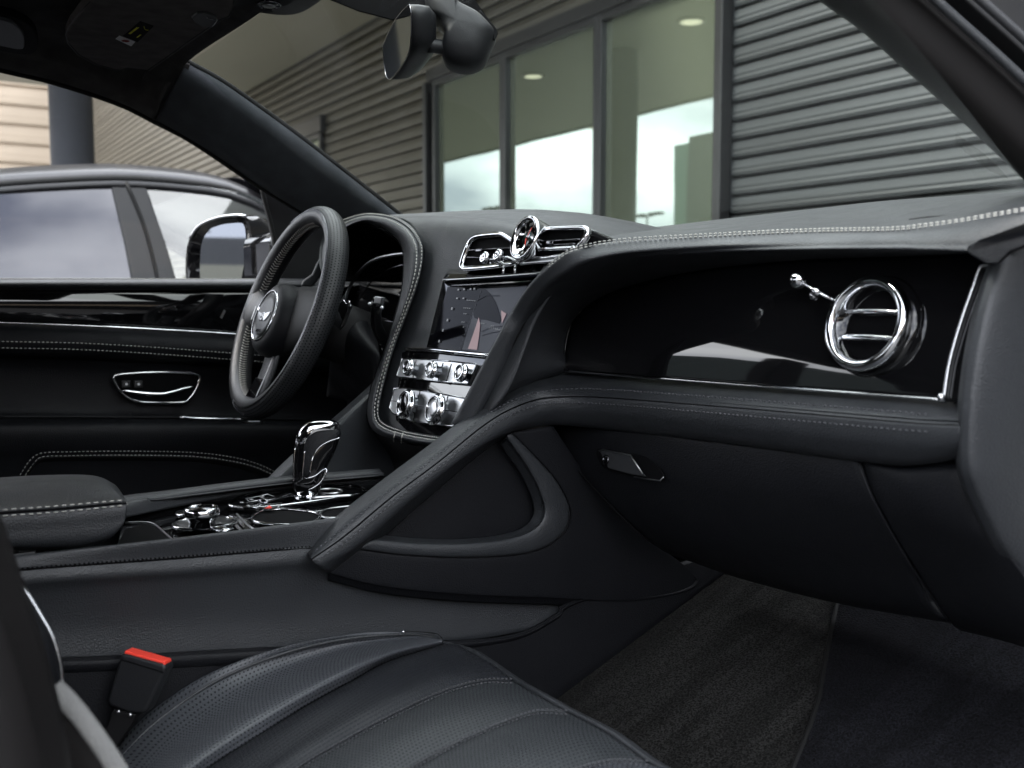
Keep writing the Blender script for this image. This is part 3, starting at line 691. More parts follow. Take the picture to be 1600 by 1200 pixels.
loft('lower_panel', [row(dd(XR - .006), lw), row(dd(XR + .006), [(a, b + 5) for a, b in lw]), row(dd(XR + .008), [(a, b + 14) for a, b in lw]), row(dd(XC), [(-300, 1400), (30, 1400), (200, 1400), (400, 1400), (600, 1290), (740, 1190), (810, 1140), (870, 1094), (960, 1025), (1180, 860)])], M['leather_dark'], cn, nu=60, nv=20)
mb = MB()
# gloss deck
deck = [P(a, b, 'z', ZT - .004) for a, b in ((180, 862), (274, 845), (398, 830), (529, 814), (640, 800), (680, 735), (560, 752), (420, 768), (330, 782), (230, 797), (190, 812))]
prism('gloss_deck', deck, (0, 0, 1), .02, M['gloss'], cn, bevel=.002)
# far rail
fr0 = [P(a, b, 'z', ZT) for a, b in ((60, 834), (200, 808), (262, 795), (330, 782), (420, 768), (490, 761), (600, 752))]
fr1 = [P(a, b, 'z', ZT + .012) for a, b in ((60, 812), (200, 789), (262, 781), (330, 771.5), (420, 760), (490, 753), (600, 744))]
loft('far_rail', [fr0, [q + V((-.004, 0, .012)) for q in fr0], fr1, [q + V((-.03, 0, -.03)) for q in fr1], [q + V((-.03, 0, -.35)) for q in fr1]], M['leather'], cn, nu=40, nv=20)
# bin under the armrest
DZ = ZT - .002
def DK(px, py, off=0): return P(px, py, 'z', DZ + off)
prism('storage_bin', row(DK, [(196, 826), (232, 818), (240, 822), (272, 846), (180, 860)]), (0, 0, 1), .001, M['black'], cn)
tube('bin_trim', row(DK, [(196, 817), (228, 816.5), (242, 820), (256, 832), (272, 846)]), .0014, M['satin'], cn, samples=24, n=6)
# drive mode controller
c = DK(320, 822); 
dmr = lathe('mode_dial', c, (0, 0, 1), [(.0, .001), (.034, .001), (.036, .003), (.034, .005), (.030, .0055), (.029, .003), (0, .003)], M['chrome'], cn, seg=48, sx=1.0, sy=1.05)
lathe('dial_disc', c + V((0, 0, .0036)), (0, 0, 1), [(.031, 0), (.0305, .0012), (0, .0013)], M['plastic'], dmr, seg=40)
kc = DK(316, 815, .012)
lathe('dial_knob', kc + V((0, 0, -.008)), (0, 0, 1), [(.013, 0), (.015, .004), (.014, .008), (.017, .012), (.0195, .016), (.0195, .022), (.0175, .0245), (.015, .0246), (.0145, .0236), (0, .0236)], M['chrome'], dmr, seg=48)
lathe('knob_cap', kc + V((0, 0, .0157)), (0, 0, 1), [(.0143, 0), (.014, .0006), (0, .0007)], M['dark_chrome'], dmr, seg=40)
for q, s in (((292, 806), .012), ((346, 829), .010)):
    cc = DK(*q); pb = lathe('console_button', cc, (0, 0, 1), [(s * .5 + .008, 0), (s * .5 + .0095, .003), (s * .5 + .008, .0045), (0, .0045)], M['chrome'], cn, seg=30, sx=1.3, sy=.9)
    lathe('button_face', cc + V((0, 0, .0046)), (0, 0, 1), [(s * .5 + .0065, 0), (s * .5 + .006, .0004), (0, .0005)], M['gloss'], pb, seg=30, sx=1.3, sy=.9)
for q in ((344, 817), (352, 823), (348, 830)):
    cc = DK(q[0], q[1], .0055); box('dial_mark', cc, .004, .0012, .0006, M['ui_white'], dmr)
# shifter plate
pl = [(357, 792), (366, 785), (385, 778), (410, 772), (440, 767), (470, 763), (520, 762), (552, 763), (569, 768), (571, 773), (548, 779), (505, 786), (460, 792), (420, 797), (384, 798), (362, 796)]
plw = cr(row(DK, pl), 64, True)
prism('shifter_plate', [q + V((0, 0, .003)) for q in plw], (0, 0, 1), .004, M['gloss'], cn, bevel=.001)
tube('plate_rim', [q + V((0, 0, .004)) for q in plw], .0016, M['chrome'], cn, closed=True, n=8)
def rimloop(name, pxs, z, r, m, par): return tube(name, cr(row(lambda a, b: DK(a, b, z), pxs), 40, True), r, m, par, closed=True, n=6)
prism('hazard_button', row(lambda a, b: DK(a, b, .0052), [(404, 792), (414, 789), (437, 787), (434, 792), (420, 796)]), (0, 0, 1), .0015, M['plastic'], cn)
prism('hazard_mark', row(lambda a, b: DK(a, b, .0060), [(414, 794), (421, 789.5), (425, 793)]), (0, 0, 1), .0006, M['red'], cn)
mb = MB()
for pth in ([(400, 794), (408, 789), (440, 786)], [(440, 786), (434, 793)], [(384, 779), (404, 776), (418, 780), (390, 784), (384, 779)], [(404, 776), (418, 772), (432, 777), (418, 780)]):
    tube_into(mb, row(lambda a, b: DK(a, b, .0055), pth), .0007, 5)
for q in ((393, 780), (410, 775.5), (378, 785), (388, 790)): box_into(mb, DK(q[0], q[1], .0058), .006, .004, .0006)
mb.build('plate_lines', M['satin'], cn)
# sliding gate and slot
tube('gate_strip', row(lambda a, b: DK(a, b, .007), [(408, 786), (430, 781), (456, 774)]), .0045, M['dark_chrome'], cn, samples=10, r2=.008, n=10)
tube('gate_strip', row(lambda a, b: DK(a, b, .006), [(486, 778), (515, 776), (552, 774)]), .002, M['satin'], cn, samples=10, r2=.003, n=8)
rimloop('gate_ring', [(498, 766), (515, 764), (533, 766), (530, 770), (512, 771), (500, 769)], .006, .0016, M['satin'], cn)
# cup holder
chp = [(394, 811), (400, 803), (418, 797), (450, 796), (486, 800), (500, 806), (492, 815), (470, 820), (430, 820), (404, 817)]
cup = rimloop('cup_holder', chp, .002, .0020, M['chrome'], cn)
prism('cup_well', cr(row(lambda a, b: DK(a, b, .0006), chp), 40, True), (0, 0, 1), .002, M['black'], cup)
chp2 = [(505, 808), (500, 802), (512, 796), (540, 792), (590, 788), (600, 796), (560, 804), (520, 810)]
cup2 = rimloop('cup_holder', chp2, .002, .0016, M['satin'], cn)
prism('cup_well', cr(row(lambda a, b: DK(a, b, .0006), chp2), 40, True), (0, 0, 1), .002, M['black'], cup2)
tube('deck_edge_trim', row(lambda a, b: DK(a, b, .003), [(370, 803), (376, 810), (392, 824), (404, 828), (440, 824), (500, 816), (529, 812), (600, 803)]), .0013, M['satin'], cn, samples=30, n=6)
# gear selector: lever with leather side and chrome cap, traced and given its own width
gs = thing('gear_selector', 'chrome topped gear lever with leather grip standing on the console', 'gear lever', DK(484, 775))
gx = P(490, 770, 'z', ZT).x
gp, gn = V((gx + .014, 0, 0)), V((.93, -.35, .1)).normalized()
gp = D(492, 715, (P(490, 770, 'z', ZT) - CAM).dot(F) - .015)
def GG(px, py, off=0): return PL(px, py, gp, gn, off)
def blob(name, pxs, th, m, par, rnd=.8, n=44, off=0):
    q = cr(row(lambda a, b: GG(a, b, off), pxs), n, True); c = sum(q, V()) / n; G = []
    for k in range(9):
        a = -math.pi / 2 + math.pi * k / 8; s = (1 - rnd * .35) + rnd * .35 * math.cos(a)
        G.append([c + (p - c) * s + gn * (math.sin(a) * th) for p in q])
    G = [[c + gn * -th * 1.0] * n] + G + [[c + gn * th * 1.0] * n]
    vs, fs, uv = grid_mesh(G, closed_u=True, toward=None); return mk(name, vs, fs, m, par)
blob('lever_body', [(458, 766), (457, 735), (459, 700), (463, 681), (471, 667), (481, 659), (497, 656), (518, 656), (529, 660), (532, 672), (528, 695), (517, 720), (505, 745), (498, 770), (480, 774)], .019, M['gloss'], gs)
blob('leather_grip', [(471, 748), (470, 715), (474, 690), (483, 676), (500, 668), (530, 668), (531, 683), (512, 689), (497, 700), (488, 720), (483, 748)], .0215, M['leather_dark'], gs, rnd=.7)
blob('chrome_cap', [(463, 680), (470, 668), (481, 659), (497, 656), (518, 656), (528, 660), (526, 664), (500, 667), (484, 674), (474, 688), (468, 700), (462, 694)], .0205, M['chrome'], gs)
blob('release_button', [(460, 700), (463, 684), (469, 684), (468, 700), (464, 706)], .012, M['dark_chrome'], gs, off=.004)
mb = MB()
for pth in ([(531, 684), (513, 690), (498, 700), (489, 716), (484, 738)], [(478, 748), (493, 743), (506, 733), (511, 734), (508, 742), (498, 756), (482, 766)], [(461, 700), (459, 725), (459, 752)], [(472, 750), (474, 725), (476, 705)]):
    tube_into(mb, cr(row(lambda a, b: GG(a, b, .0215), pth), 20), .0011, 6)
mb.build('chrome_trim', M['chrome'], gs)
lathe('collar', GG(478, 772), (0, 0, 1), [(.020, -.006), (.019, .002), (.015, .006), (.012, .012)], M['chrome'], gs, sx=1.1, sy=.8)

# ---- armrest ---------------------------------------------------------
ar = thing('armrest', 'padded black leather armrest with twin white seams behind the console bin', 'armrest', P(120, 850, 'x', .05))
ax = .115
def am(x): return lambda px, py: P(px, py, 'x', x)
# cross rows running along y; end rounded
top = [(-320, 772), (-100, 756), (0, 748), (70, 744), (130, 742), (158, 746), (178, 758)]
bx_ = [row(am(-.10), [(-320, 776), (-100, 762), (0, 752), (70, 746), (120, 744), (150, 747), (166, 756)]),
       row(am(-.06), [(-320, 766), (-100, 753), (0, 746), (70, 742.5), (130, 742), (158, 746), (178, 756)]),
       row(am(.03), [(-320, 782), (-100, 765), (0, 758), (70, 754), (130, 752), (168, 757), (190, 770)]),
       row(am(.095), [(-320, 818), (-100, 800), (0, 792), (70, 786), (130, 782), (180, 779), (196, 781)]),
       row(am(.118), [(-320, 836), (-100, 812), (0, 801), (70, 796), (130, 791), (180, 786), (198, 785)]),
       row(am(.122), [(-320, 866), (-100, 842), (0, 830), (70, 824), (130, 818), (180, 812), (197, 806)]),
       row(am(.115), [(-320, 888), (-100, 866), (0, 858), (70, 856), (130, 853), (170, 842), (188, 826)]),
       row(am(.06), [(-320, 900), (-100, 874), (0, 862), (70, 858), (120, 852), (150, 842), (170, 826)])]
loft('cushion', bx_, M['leather'], ar, nu=50, nv=50)
mb = MB(); prs = [bx_[k] for k in (1, 2, 3, 4, 5, 6)]
endc = [r[-1] for r in bx_]; cc = sum(endc, V()) / len(endc) + V((0, .004, 0))
q = cr(endc, 24); vs = [cc] + q; mk('cushion_end', vs, [(0, i + 1, i + 2) for i in range(23)], M['leather'], ar)
mb = MB()
for off in (-4, 5.5): stitch_into(mb, [p for p in row(am(.1195), [(-320, 834 + off), (-100, 811 + off), (0, 801 + off), (70, 796 + off), (130, 791 + off), (180, 786 + off * .9), (196, 784.5 + off * .9)])], ln=.005, gap=.0026, r=.0008, lift=.003)
mb.build('stitching', M['stitch'], ar)
tube('seam', row(am(.1200), [(-320, 835), (-100, 812), (0, 802), (70, 797), (130, 792), (180, 787), (197, 786)]), .0013, M['black'], ar, samples=30, n=6)
box('armrest_base', (0, -.62, .80), .2, .5, .14, M['plastic_soft'], ar, bevel=.02)

# ---- passenger seat --------------------------------------------------
se = thing('passenger_seat', 'black leather front seat with perforated bolster and quilted channels, empty', 'car seat', (.4, -.25, .5))
# rows from outboard back of bolster to the front right, each running front -> rear
def sx_(x): return lambda px, py: P(px, py, 'x', x)
base0 = row(sx_(.148), [(694, 1010), (640, 998), (540, 1004), (440, 1024), (330, 1066), (240, 1128), (180, 1190), (120, 1270)])
r1 = row(sx_(.156), [(692, 1001), (640, 990), (540, 994), (440, 1012), (330, 1052), (240, 1110), (180, 1168), (120, 1240)])
def zr(pxs): return [P(a, b, 'z', z) for a, b, z in pxs]
r2 = zr([(690, 1000, .760), (645, 997, .765), (560, 1008, .768), (470, 1035, .762), (372, 1080, .752), (285, 1142, .740), (230, 1195, .735), (180, 1265, .73)])
r3 = zr([(691, 1003, .758), (630, 1015, .764), (555, 1040, .767), (480, 1075, .761), (390, 1125, .752), (310, 1180, .744), (262, 1225, .738), (215, 1290, .73)])
sA = [(692, 1006), (605, 1034), (548, 1065), (480, 1102), (406, 1148), (332, 1195), (285, 1232), (240, 1290)]
r4 = zr([(a, b, z) for (a, b), z in zip(sA, (.754, .752, .750, .744, .738, .732, .728, .725))])
r5 = zr([(735, 1020, .757), (650, 1046, .764), (595, 1075, .762), (530, 1115, .757), (460, 1160, .752), (395, 1210, .745), (350, 1250, .74), (300, 1310, .735)])
sB = [(800, 1064), (755, 1064), (690, 1082), (605, 1122), (537, 1159), (468, 1200), (420, 1240), (370, 1300)]
r6 = zr([(a, b, z) for (a, b), z in zip(sB, (.758, .762, .761, .756, .752, .746, .742, .738))])
r7 = zr([(845, 1090, .764), (795, 1090, .768), (720, 1113, .768), (645, 1145, .764), (590, 1180, .760), (530, 1220, .754), (480, 1265, .75), (430, 1330, .745)])
sC = [(886, 1113), (833, 1113), (747, 1145), (690, 1173), (645, 1199), (590, 1240), (540, 1290), (500, 1350)]
r8 = zr([(a, b, z) for (a, b), z in zip(sC, (.762, .766, .764, .760, .757, .752, .748, .745))])
r9 = zr([(950, 1147, .766), (890, 1150, .770), (810, 1180, .770), (750, 1215, .766), (700, 1260, .762), (650, 1300, .758), (600, 1350, .75), (560, 1400, .75)])
sD = [(1012, 1192), (950, 1190), (870, 1215), (810, 1255), (760, 1300), (700, 1350), (650, 1400), (610, 1450)]
r10 = zr([(a, b, z) for (a, b), z in zip(sD, (.762, .766, .764, .760, .757, .752, .748, .745))])
r11 = zr([(1080, 1230, .775), (1030, 1240, .785), (960, 1270, .785), (900, 1320, .78), (850, 1370, .775), (800, 1420, .77), (750, 1480, .76), (700, 1540, .76)])
loft('bolster', [base0, r1, r2, r3, r4], M['perf'], se, nu=60, nv=30)
loft('channel', [r4, [a.lerp(b, .5) + V((0, 0, .005)) for a, b in zip(r4, r5)], r5, [a.lerp(b, .55) + V((0, 0, .004)) for a, b in zip(r5, r6)], r6], M['ribbed'], se, nu=60, nv=30)
loft('channel', [r6, r7, r8], M['perf_fine'], se, nu=60, nv=16)
loft('channel', [r8, r9, r10], M['perf_fine'], se, nu=60, nv=16)
loft('bolster', [r10, r11, [p + V((.05, 0, -.03)) for p in r11], [p + V((.06, 0, -.16)) for p in r11]], M['perf'], se, nu=60, nv=24)
# front roll of the cushion
fe = zr([(690, 1000, .760), (719, 1011, .757), (793, 1057, .758), (861, 1094, .762), (946, 1142, .766), (1032, 1193, .766), (1085, 1228, .77)])
fe0 = [r[0] for r in (r4, r5, r6, r7, r8, r9, r10, r11)]
rr0 = cr(fe0, 40)
loft('front_roll', [rr0, [p + V((.0, .012, -.006)) for p in rr0], [p + V((0, .020, -.022)) for p in rr0], [p + V((0, .016, -.06)) for p in rr0], [p + V((0, -.02, -.13)) for p in rr0]], M['leather'], se, nu=40, nv=20)
mb = MB()
def seam(s, zs, dz):
    for d in (-3, 3): stitch_into(mb, [P(a, b + d, 'z', z + .002) for (a, b), z in zip(s, zs)][:7], ln=.003, gap=.0018, r=.0007, lift=.002)
seam(sB, (.758, .762, .761, .756, .752, .746, .742, .738), 0); seam(sC, (.762, .766, .764, .760, .757, .752, .748, .745), 0); seam(sD, (.762, .766, .764, .760, .757, .752, .748, .745), 0)
mb.build('stitching', M['stitch_dark'], se)
tube('bolster_piping', [p.lerp(q, .35) + V((0, 0, .001)) for p, q in zip(r1, r2)], .0018, M['leather'], se, samples=50, n=8)
tube('seat_edge_trim', row(sx_(.166), [(628, 987), (655, 988), (680, 990.5), (688, 996), (691, 1006)]), .0013, M['chrome'], se, samples=24, n=8)
tube('piping', row(sx_(.152), [(628, 989), (650, 990), (675, 994), (684, 1000), (688, 1008)]), .0006, M['chrome'], se, samples=24, n=8)
box('seat_base', (.40, -.35, .60), .44, .5, .16, M['plastic_soft'], se, bevel=.03)
# backrest, seen side-on at the left edge, out of focus
bk = se
def bd(d): return lambda px, py: D(px, py, d)
arc = [(8, 862), (27, 903), (46, 932), (64, 962), (80, 990), (90, 1020), (95, 1046), (97, 1080)]
f1 = bd(.80)
q = row(f1, arc)
loft('inner_bolster', [[p + V((-.10, -.02, 0)) for p in q], [p + V((-.05, -.0, 0)) for p in q], q, [p + V((.02, -.015, -.004)) for p in q], [p + V((.05, -.10, -.01)) for p in q], [p + V((.08, -.30, 0)) for p in q]], M['leather_dark'], bk, nu=24, nv=20)
tube('piping', q, .0017, M['satin'], bk, samples=30, n=8)
f2 = bd(.56)
eg = [(-420, 200), (-330, 430), (-210, 630), (-110, 790), (-56, 828), (-36, 870), (-18, 925), (2, 985), (22, 1045), (42, 1115), (62, 1200), (75, 1270)]
q2 = row(f2, eg)
loft('backrest_side', [[p + V((-.05, .02, -.0)) for p in q2], [p + V((-.012, .002, 0)) for p in q2], q2, [p + V((.015, -.03, 0)) for p in q2], [p + V((.03, -.14, 0)) for p in q2], [p + V((.03, -.4, 0)) for p in q2]], M['backrest'], bk, nu=24, nv=20)
f3 = bd(.66)
sb1 = row(f3, [(84, 1074), (110, 1100), (140, 1138), (168, 1178), (200, 1230)])
sb = tube('bolster_crest', sb1, .0062, M['belt'], None, n=14, r2=.003, samples=24, up=ray(120, 1120).cross(sb1[-1] - sb1[0]))  # strip on the bolster edge, light on its crest put into the colour
tag(sb, 'pale grey bolster edge at the lower left of the seat, light put into its colour', 'seat bolster')
loft('lower_bolster', [[p + V((-.004, -.004, -.003)) for p in sb1], [p + V((-.02, -.05, -.05)) for p in sb1], [p + V((.0, -.15, -.12)) for p in sb1]], M['backrest'], bk, nu=24, nv=12)

# ---- buckle ------------------------------------------------------------
bu = thing('seat_belt_buckle', 'black seat belt buckle with red release button beside the seat', 'buckle', P(190, 1130, 'x', .142))
bo = P(210, 1065, 'x', .185); bn = V((.80, -.58, .12)).normalized()
def BB(px, py, off=0): return PL(px, py, bo, bn, off)
prism('housing', row(BB, [(193, 1020), (258, 1038), (259, 1048), (231, 1108), (224, 1117), (200, 1115), (172, 1104), (166, 1096), (188, 1024)]), bn, .022, M['plastic'], bu, bevel=.004)
prism('release_button', row(lambda a, b: BB(a, b, -.002), [(195, 1016.5), (257, 1034), (258, 1041), (194, 1023)]), bn, .017, M['red'], bu, bevel=.0012)
tube('groove', row(lambda a, b: BB(a, b, .0004), [(191, 1031), (224, 1041), (256, 1051)]), .0006, M['black'], bu, n=5)
prism('stalk', row(lambda a, b: BB(a, b, -.003), [(176, 1108), (213, 1116), (206, 1132), (180, 1170), (150, 1190), (158, 1160)]), bn, .012, M['plastic_soft'], bu, bevel=.002)
for q in ((185, 1112), (203, 1117)): lathe('rivet', BB(*q), bn, [(.0022, 0), (.0018, .001), (0, .0014)], M['satin'], bu, seg=10)
tube('loose_thread', row(lambda a, b: BB(a, b, -.004), [(165, 1168), (172, 1162), (177, 1157)]), .0004, M['stitch'], bu, n=5)
# ================================================================== DASHBOARD
def XY(px, py, a, b, k=.03):
    r = ray(px, py); dx = (a - CAM.x) / r.x if r.x < -1e-6 else 9; dy = (b - CAM.y) / r.y if r.y > 1e-6 else 9
    mn_ = min(dx, dy); d = mn_ - k * math.log(math.exp(-(dx - mn_) / k) + math.exp(-(dy - mn_) / k)); return CAM + r * d
def Drow(l): return [D(*q) for q in l]
ds = thing('dashboard', 'black leather dashboard with gloss black passenger fascia and chrome vents', 'dashboard', (0, .3, .8))
# --- centre stack hoop
HL = [(520, 440), (512, 410), (522, 376), (560, 351), (585, 352), (614, 367), (628, 386), (631, 412), (628, 453), (617, 497), (598, 554), (579, 611), (574, 649), (585, 674), (617, 687), (668, 697), (730, 700)]
HR = [(512, 445), (500, 405), (512, 358), (560, 335), (608, 336), (640, 351), (657, 374), (661, 396), (655, 431), (637, 482), (614, 542), (598, 600), (591, 640), (598, 660), (630, 673), (672, 681), (730, 688)]
def mixp(A, B, t): return [(a[0] * (1 - t) + b[0] * t, a[1] * (1 - t) + b[1] * t) for a, b in zip(A, B)]
def Sr(l, off): return [S(a, b, off) for a, b in l]
loft('hoop', [Sr(HL, -.03), Sr(HL, .004), Sr(mixp(HL, HR, .18), .018), Sr(mixp(HL, HR, .45), .022), Sr(mixp(HL, HR, .74), .017), Sr(mixp(HL, HR, .80), .0125), Sr(mixp(HL, HR, .86), .0155), Sr(HR, .006), Sr(HR, -.01)], M['leather'], ds, nu=110, nv=44)
mb = MB()
for t, o_ in ((.66, .0220), (.93, .0165)):
    l = cr(Sr(mixp(HL, HR, t), o_), 140)[22:]; stitch_into(mb, l, ln=.0040, gap=.0022, r=.0009, lift=.004)
stitch_into(mb, Sr([(642, 575), (634, 600), (628, 640), (628, 652), (636, 662)], .003), r=.0007); stitch_into(mb, Sr([(647, 577), (639, 602), (633, 642), (633, 652), (641, 664)], .003), r=.0007)
mb.build('hoop_stitching', M['stitch'], ds)
mb = MB()
for (a, b) in (((618, 674), (615, 690)), ((630, 676), (627, 692))): tube_into(mb, cr(Sr([a, ((a[0] + b[0]) / 2 - 1, (a[1] + b[1]) / 2)], .024) + [S(*b, .006)], 8), .0009, 5)
mb.build('seam_thread', M['stitch'], ds)
# hood inner wall going forward, cluster
loft('hood_lining', [Sr(HL[:14], .002), [p + V((0, .10, .0)) for p in Sr(HL[:14], 0)], [p + V((0, .2, -.01)) for p in Sr(HL[:14], 0)]], M['black'], ds, nu=50, nv=8)
loft('driver_bulkhead', [[V((x, .16 + .1, z)) for x in (-.80, -.55, -.3, -.10)] for z in (1.22, 1.05, .9, .5)] , M['plastic_soft'], ds, nu=12, nv=12)
loft('cluster_back', [[V((x, .24, z)) for x in (-.72, -.45, -.20)] for z in (1.275, 1.05)], M['gloss'], ds, nu=6)
loft('driver_dash_top', [[V((-.80, .05, 1.205)), V((-.74, .08, 1.20)), V((-.70, .13, 1.19)), V((-.66, .14, 1.18))], [V((-.80, .2, 1.215)), V((-.74, .22, 1.21)), V((-.70, .22, 1.205)), V((-.66, .22, 1.20))], [V((-.78, .5, 1.24)), V((-.65, .52, 1.25)), V((-.5, .55, 1.26)), V((-.35, .58, 1.26))]], M['leather'], ds, nu=16, nv=10, toward=V((0, 0, 5)))
def yr(y): return lambda px, py: P(px, py, 'y', y)
mb = MB(); tube_into(mb, cr(row(yr(.17), [(534, 478), (540, 465), (551, 440), (569, 417), (593, 403), (634, 396), (660, 398)]), 30), .0032, 8); mb.build('gauge_ring', M['satin'], ds)
mb = MB(); tube_into(mb, cr(row(yr(.18), [(560, 470), (580, 440), (596, 429), (614, 418), (640, 412)]), 24), .0013, 6); tube_into(mb, cr(row(yr(.16), [(592, 502), (604, 502), (618, 504)]), 6), .0016, 6); tube_into(mb, cr(row(yr(.16), [(594, 508), (597, 518), (604, 524), (618, 524)]), 10), .0012, 6); mb.build('gauge_ring', M['dark_chrome'], ds)
prism('dash_wedge', row(dd(-.60), [(470, 447), (474, 438), (488, 428), (496, 410), (503, 398), (508, 402), (504, 425), (496, 440), (486, 449)]), (1, -.3, 0), .02, M['leather'], ds, bevel=.004)
# --- centre top shelf and stack face
r_back = [V((-.42, .50, 1.27)), V((-.25, .52, 1.28)), V((-.1, .54, 1.285)), V((.05, .56, 1.262)), V((.2, .58, 1.235))]
r_m = [V((-.36, .30, 1.318)), V((-.2, .31, 1.315)), V((-.07, .32, 1.308)), V((.06, .33, 1.285)), V((.2, .34, 1.225))]
def sh(l, off): return Sr(l, off)
r_c = sh([(596, 336.5), (680, 334.5), (755, 338), (822, 348), (900, 368)], -.035)
loft('centre_panel', [r_back, r_m, r_c, sh([(628, 342), (690, 341), (757, 345), (822, 356), (900, 376)], -.014), sh([(648, 360), (700, 360), (760, 366), (822, 376), (900, 392)], -.003), sh([(658, 400), (700, 404), (760, 410), (822, 418), (880, 430)], 0), sh([(640, 470), (700, 478), (760, 486), (800, 492), (835, 500)], 0), sh([(598, 600), (650, 606), (700, 612), (740, 616), (785, 620)], 0), sh([(586, 674), (630, 684), (660, 688), (690, 690), (705, 692)], 0)], M['leather'], ds, nu=50, nv=60, toward=V((.6, -2, 2)))
# --- screen
sf = ds
prism('screen_surround', Sr([(692, 437), (858, 428), (790, 558), (664, 551)], .0025), SN, .004, M['gloss'], ds, bevel=.001)
scn = prism('touch_screen', Sr([(699, 448), (846, 440), (776, 556), (671, 546)], .006), SN, .003, M['screen'], ds, bevel=.0008)
def S7(px, py): return S(px, py, .0068)
def S8(px, py): return S(px, py, .0073)
prism('map_area', cr(row(S7, [(752, 452), (760, 454), (771, 470), (779, 487), (783, 500), (800, 505), (790, 540), (770, 556), (722, 545), (735, 500)]), 30, True) if False else row(S7, [(752, 452), (840, 446), (772, 553), (722, 546), (736, 500)]), SN, .0003, M['ui_blue'], scn)
prism('dark_disc', cr(row(S8, [(752, 451), (762, 455), (773, 470), (780, 490), (782, 505), (760, 500), (740, 495), (746, 470)]), 24, True), SN, .0003, M['screen'], scn)
prism('light_fin', row(lambda a, b: S(a, b, .0078), [(748, 496), (750, 507), (748, 527), (745, 546.5), (731, 545), (740, 520), (746, 502)]), SN, .0003, M['ui_pink'], scn)
prism('light_fin', row(lambda a, b: S(a, b, .0078), [(783, 485), (791, 490), (784, 505)]), SN, .0003, M['ui_pink'], scn)
mb = MB()
def glyph(px, py, sx, sy):
    c = S(px, py, .0078); box_into(mb, c, sx, sy, .0003, (1, 0, 0), SUPV, SN)
for q in ((716, 452.5), (725, 452), (735, 451.5), (741, 451)): glyph(q[0], q[1], .0035, .0022)
for q in ((714, 466), (724, 466)): glyph(q[0], q[1], .004, .0018)
for (a, b, n_) in ((730, 469, 5), (725, 481, 4), (725, 490, 2), (722, 503, 2), (750, 505, 3), (765, 512, 5), (768, 509, 2), (775, 515, 3), (724, 511, 1)):
    for k in range(n_): glyph(a + k * 3.0, b + .25 * k, .0018, .0012)
for q in ((706, 482), (699, 500), (692, 516), (686, 533)):
    glyph(q[0], q[1], .0035, .0035)
mb.build('screen_icons', M['ui_white'], scn, smooth=False)
mb = MB()
for k in range(14): 
    t = k / 13; glyph(751 - 33 * t, 456 + 88 * t, .0006, .0035)
for pth in ([(752, 518), (765, 512), (780, 510), (800, 508)], [(753, 524), (770, 519), (795, 516)], [(745, 470), (760, 462), (780, 462)]):
    tube_into(mb, row(lambda a, b: S(a, b, .0078), pth), .0004, 4)
mb.build('map_lines', M['ui_blue2'], scn, smooth=False)
# --- ledge over the screen
loft('ledge', [Sr([(700, 420), (760, 420), (830, 414), (856, 411)], .004), Sr([(697, 428), (760, 426), (830, 420), (856, 418)], .018), Sr([(692, 436), (760, 432), (830, 427), (852, 425)], .024), Sr([(692, 439.5), (760, 436), (830, 431), (850, 429)], .022), Sr([(700, 447), (760, 444), (830, 440), (846, 438)], .004)], M['gloss'], ds, nu=24, nv=16, lin=True)
tube('ledge_chrome', Sr([(692, 438), (760, 433.5), (830, 428), (848, 426)], .0245), .0012, M['satin'], ds, samples=20, n=6)
# --- vents
def vent(name, outer, slats, tabs, off=.022, r=.0032, fill=True):
    o = tube(name, cr(Sr(outer, off), 60, True), r, M['chrome'], ds, closed=True, n=10, r2=.0045)
    prism('vent_box', cr(Sr(outer, off - .004), 60, True), SN, .04, M['black'], o)
    for a, b in slats:
        tube('slat', Sr([a, ((a[0] + b[0]) / 2, (a[1] + b[1]) / 2), b], off - .001), .0011, M['dark_chrome'] , o, n=6, r2=.0045)
    for q in tabs:
        c = S(q[0], q[1], off + .002); box('slat_tab', c, .014, .004, .0035, M['dark_chrome'], o, Y=SUPV, Z=SN, bevel=.0006)
    return o
ov = [(723, 418), (724, 408), (729, 393), (735, 379), (741, 373), (752, 369.5), (780, 367), (787, 368.5), (800, 377), (811, 386), (814, 398), (808, 409), (790, 413), (768, 416), (740, 418.5)]
ventl = vent('air_vent', ov, [((736, 391), (808, 387)), ((733, 402), (808, 402))], [(749, 391)])
ov = [(845, 368), (846, 361), (851, 358.5), (880, 357), (910, 356.5), (917, 358), (919, 362), (916, 372), (907, 385), (896, 396), (870, 402), (828, 406), (820, 404), (836, 392), (842, 380)]
ventr = vent('air_vent', ov, [((852, 377), (908, 374)), ((852, 384), (900, 381))], [(860, 379.5)])
tube('vent_bar', Sr([(814, 409), (824, 401), (836, 391), (860, 389), (898, 387)], .025), .0024, M['chrome'], ventr, samples=24, n=8)
tube('vent_bar', Sr([(814, 412), (835, 410), (880, 407)], .026), .0022, M['satin'], ventr, samples=12, n=8)
prism('frame_flank', [S(919, 359, .024), S(923, 368, .02), S(910, 385, .02), S(935, 388, -.04), S(963, 378, -.06), S(960, 374, -.06)], (1, -.2, .3), .004, M['gloss'], ventr)
tube('flank_trim', [S(919, 359, .022), S(938, 366, -.02), S(960, 375, -.07)], .0016, M['satin'], ventr, n=6)
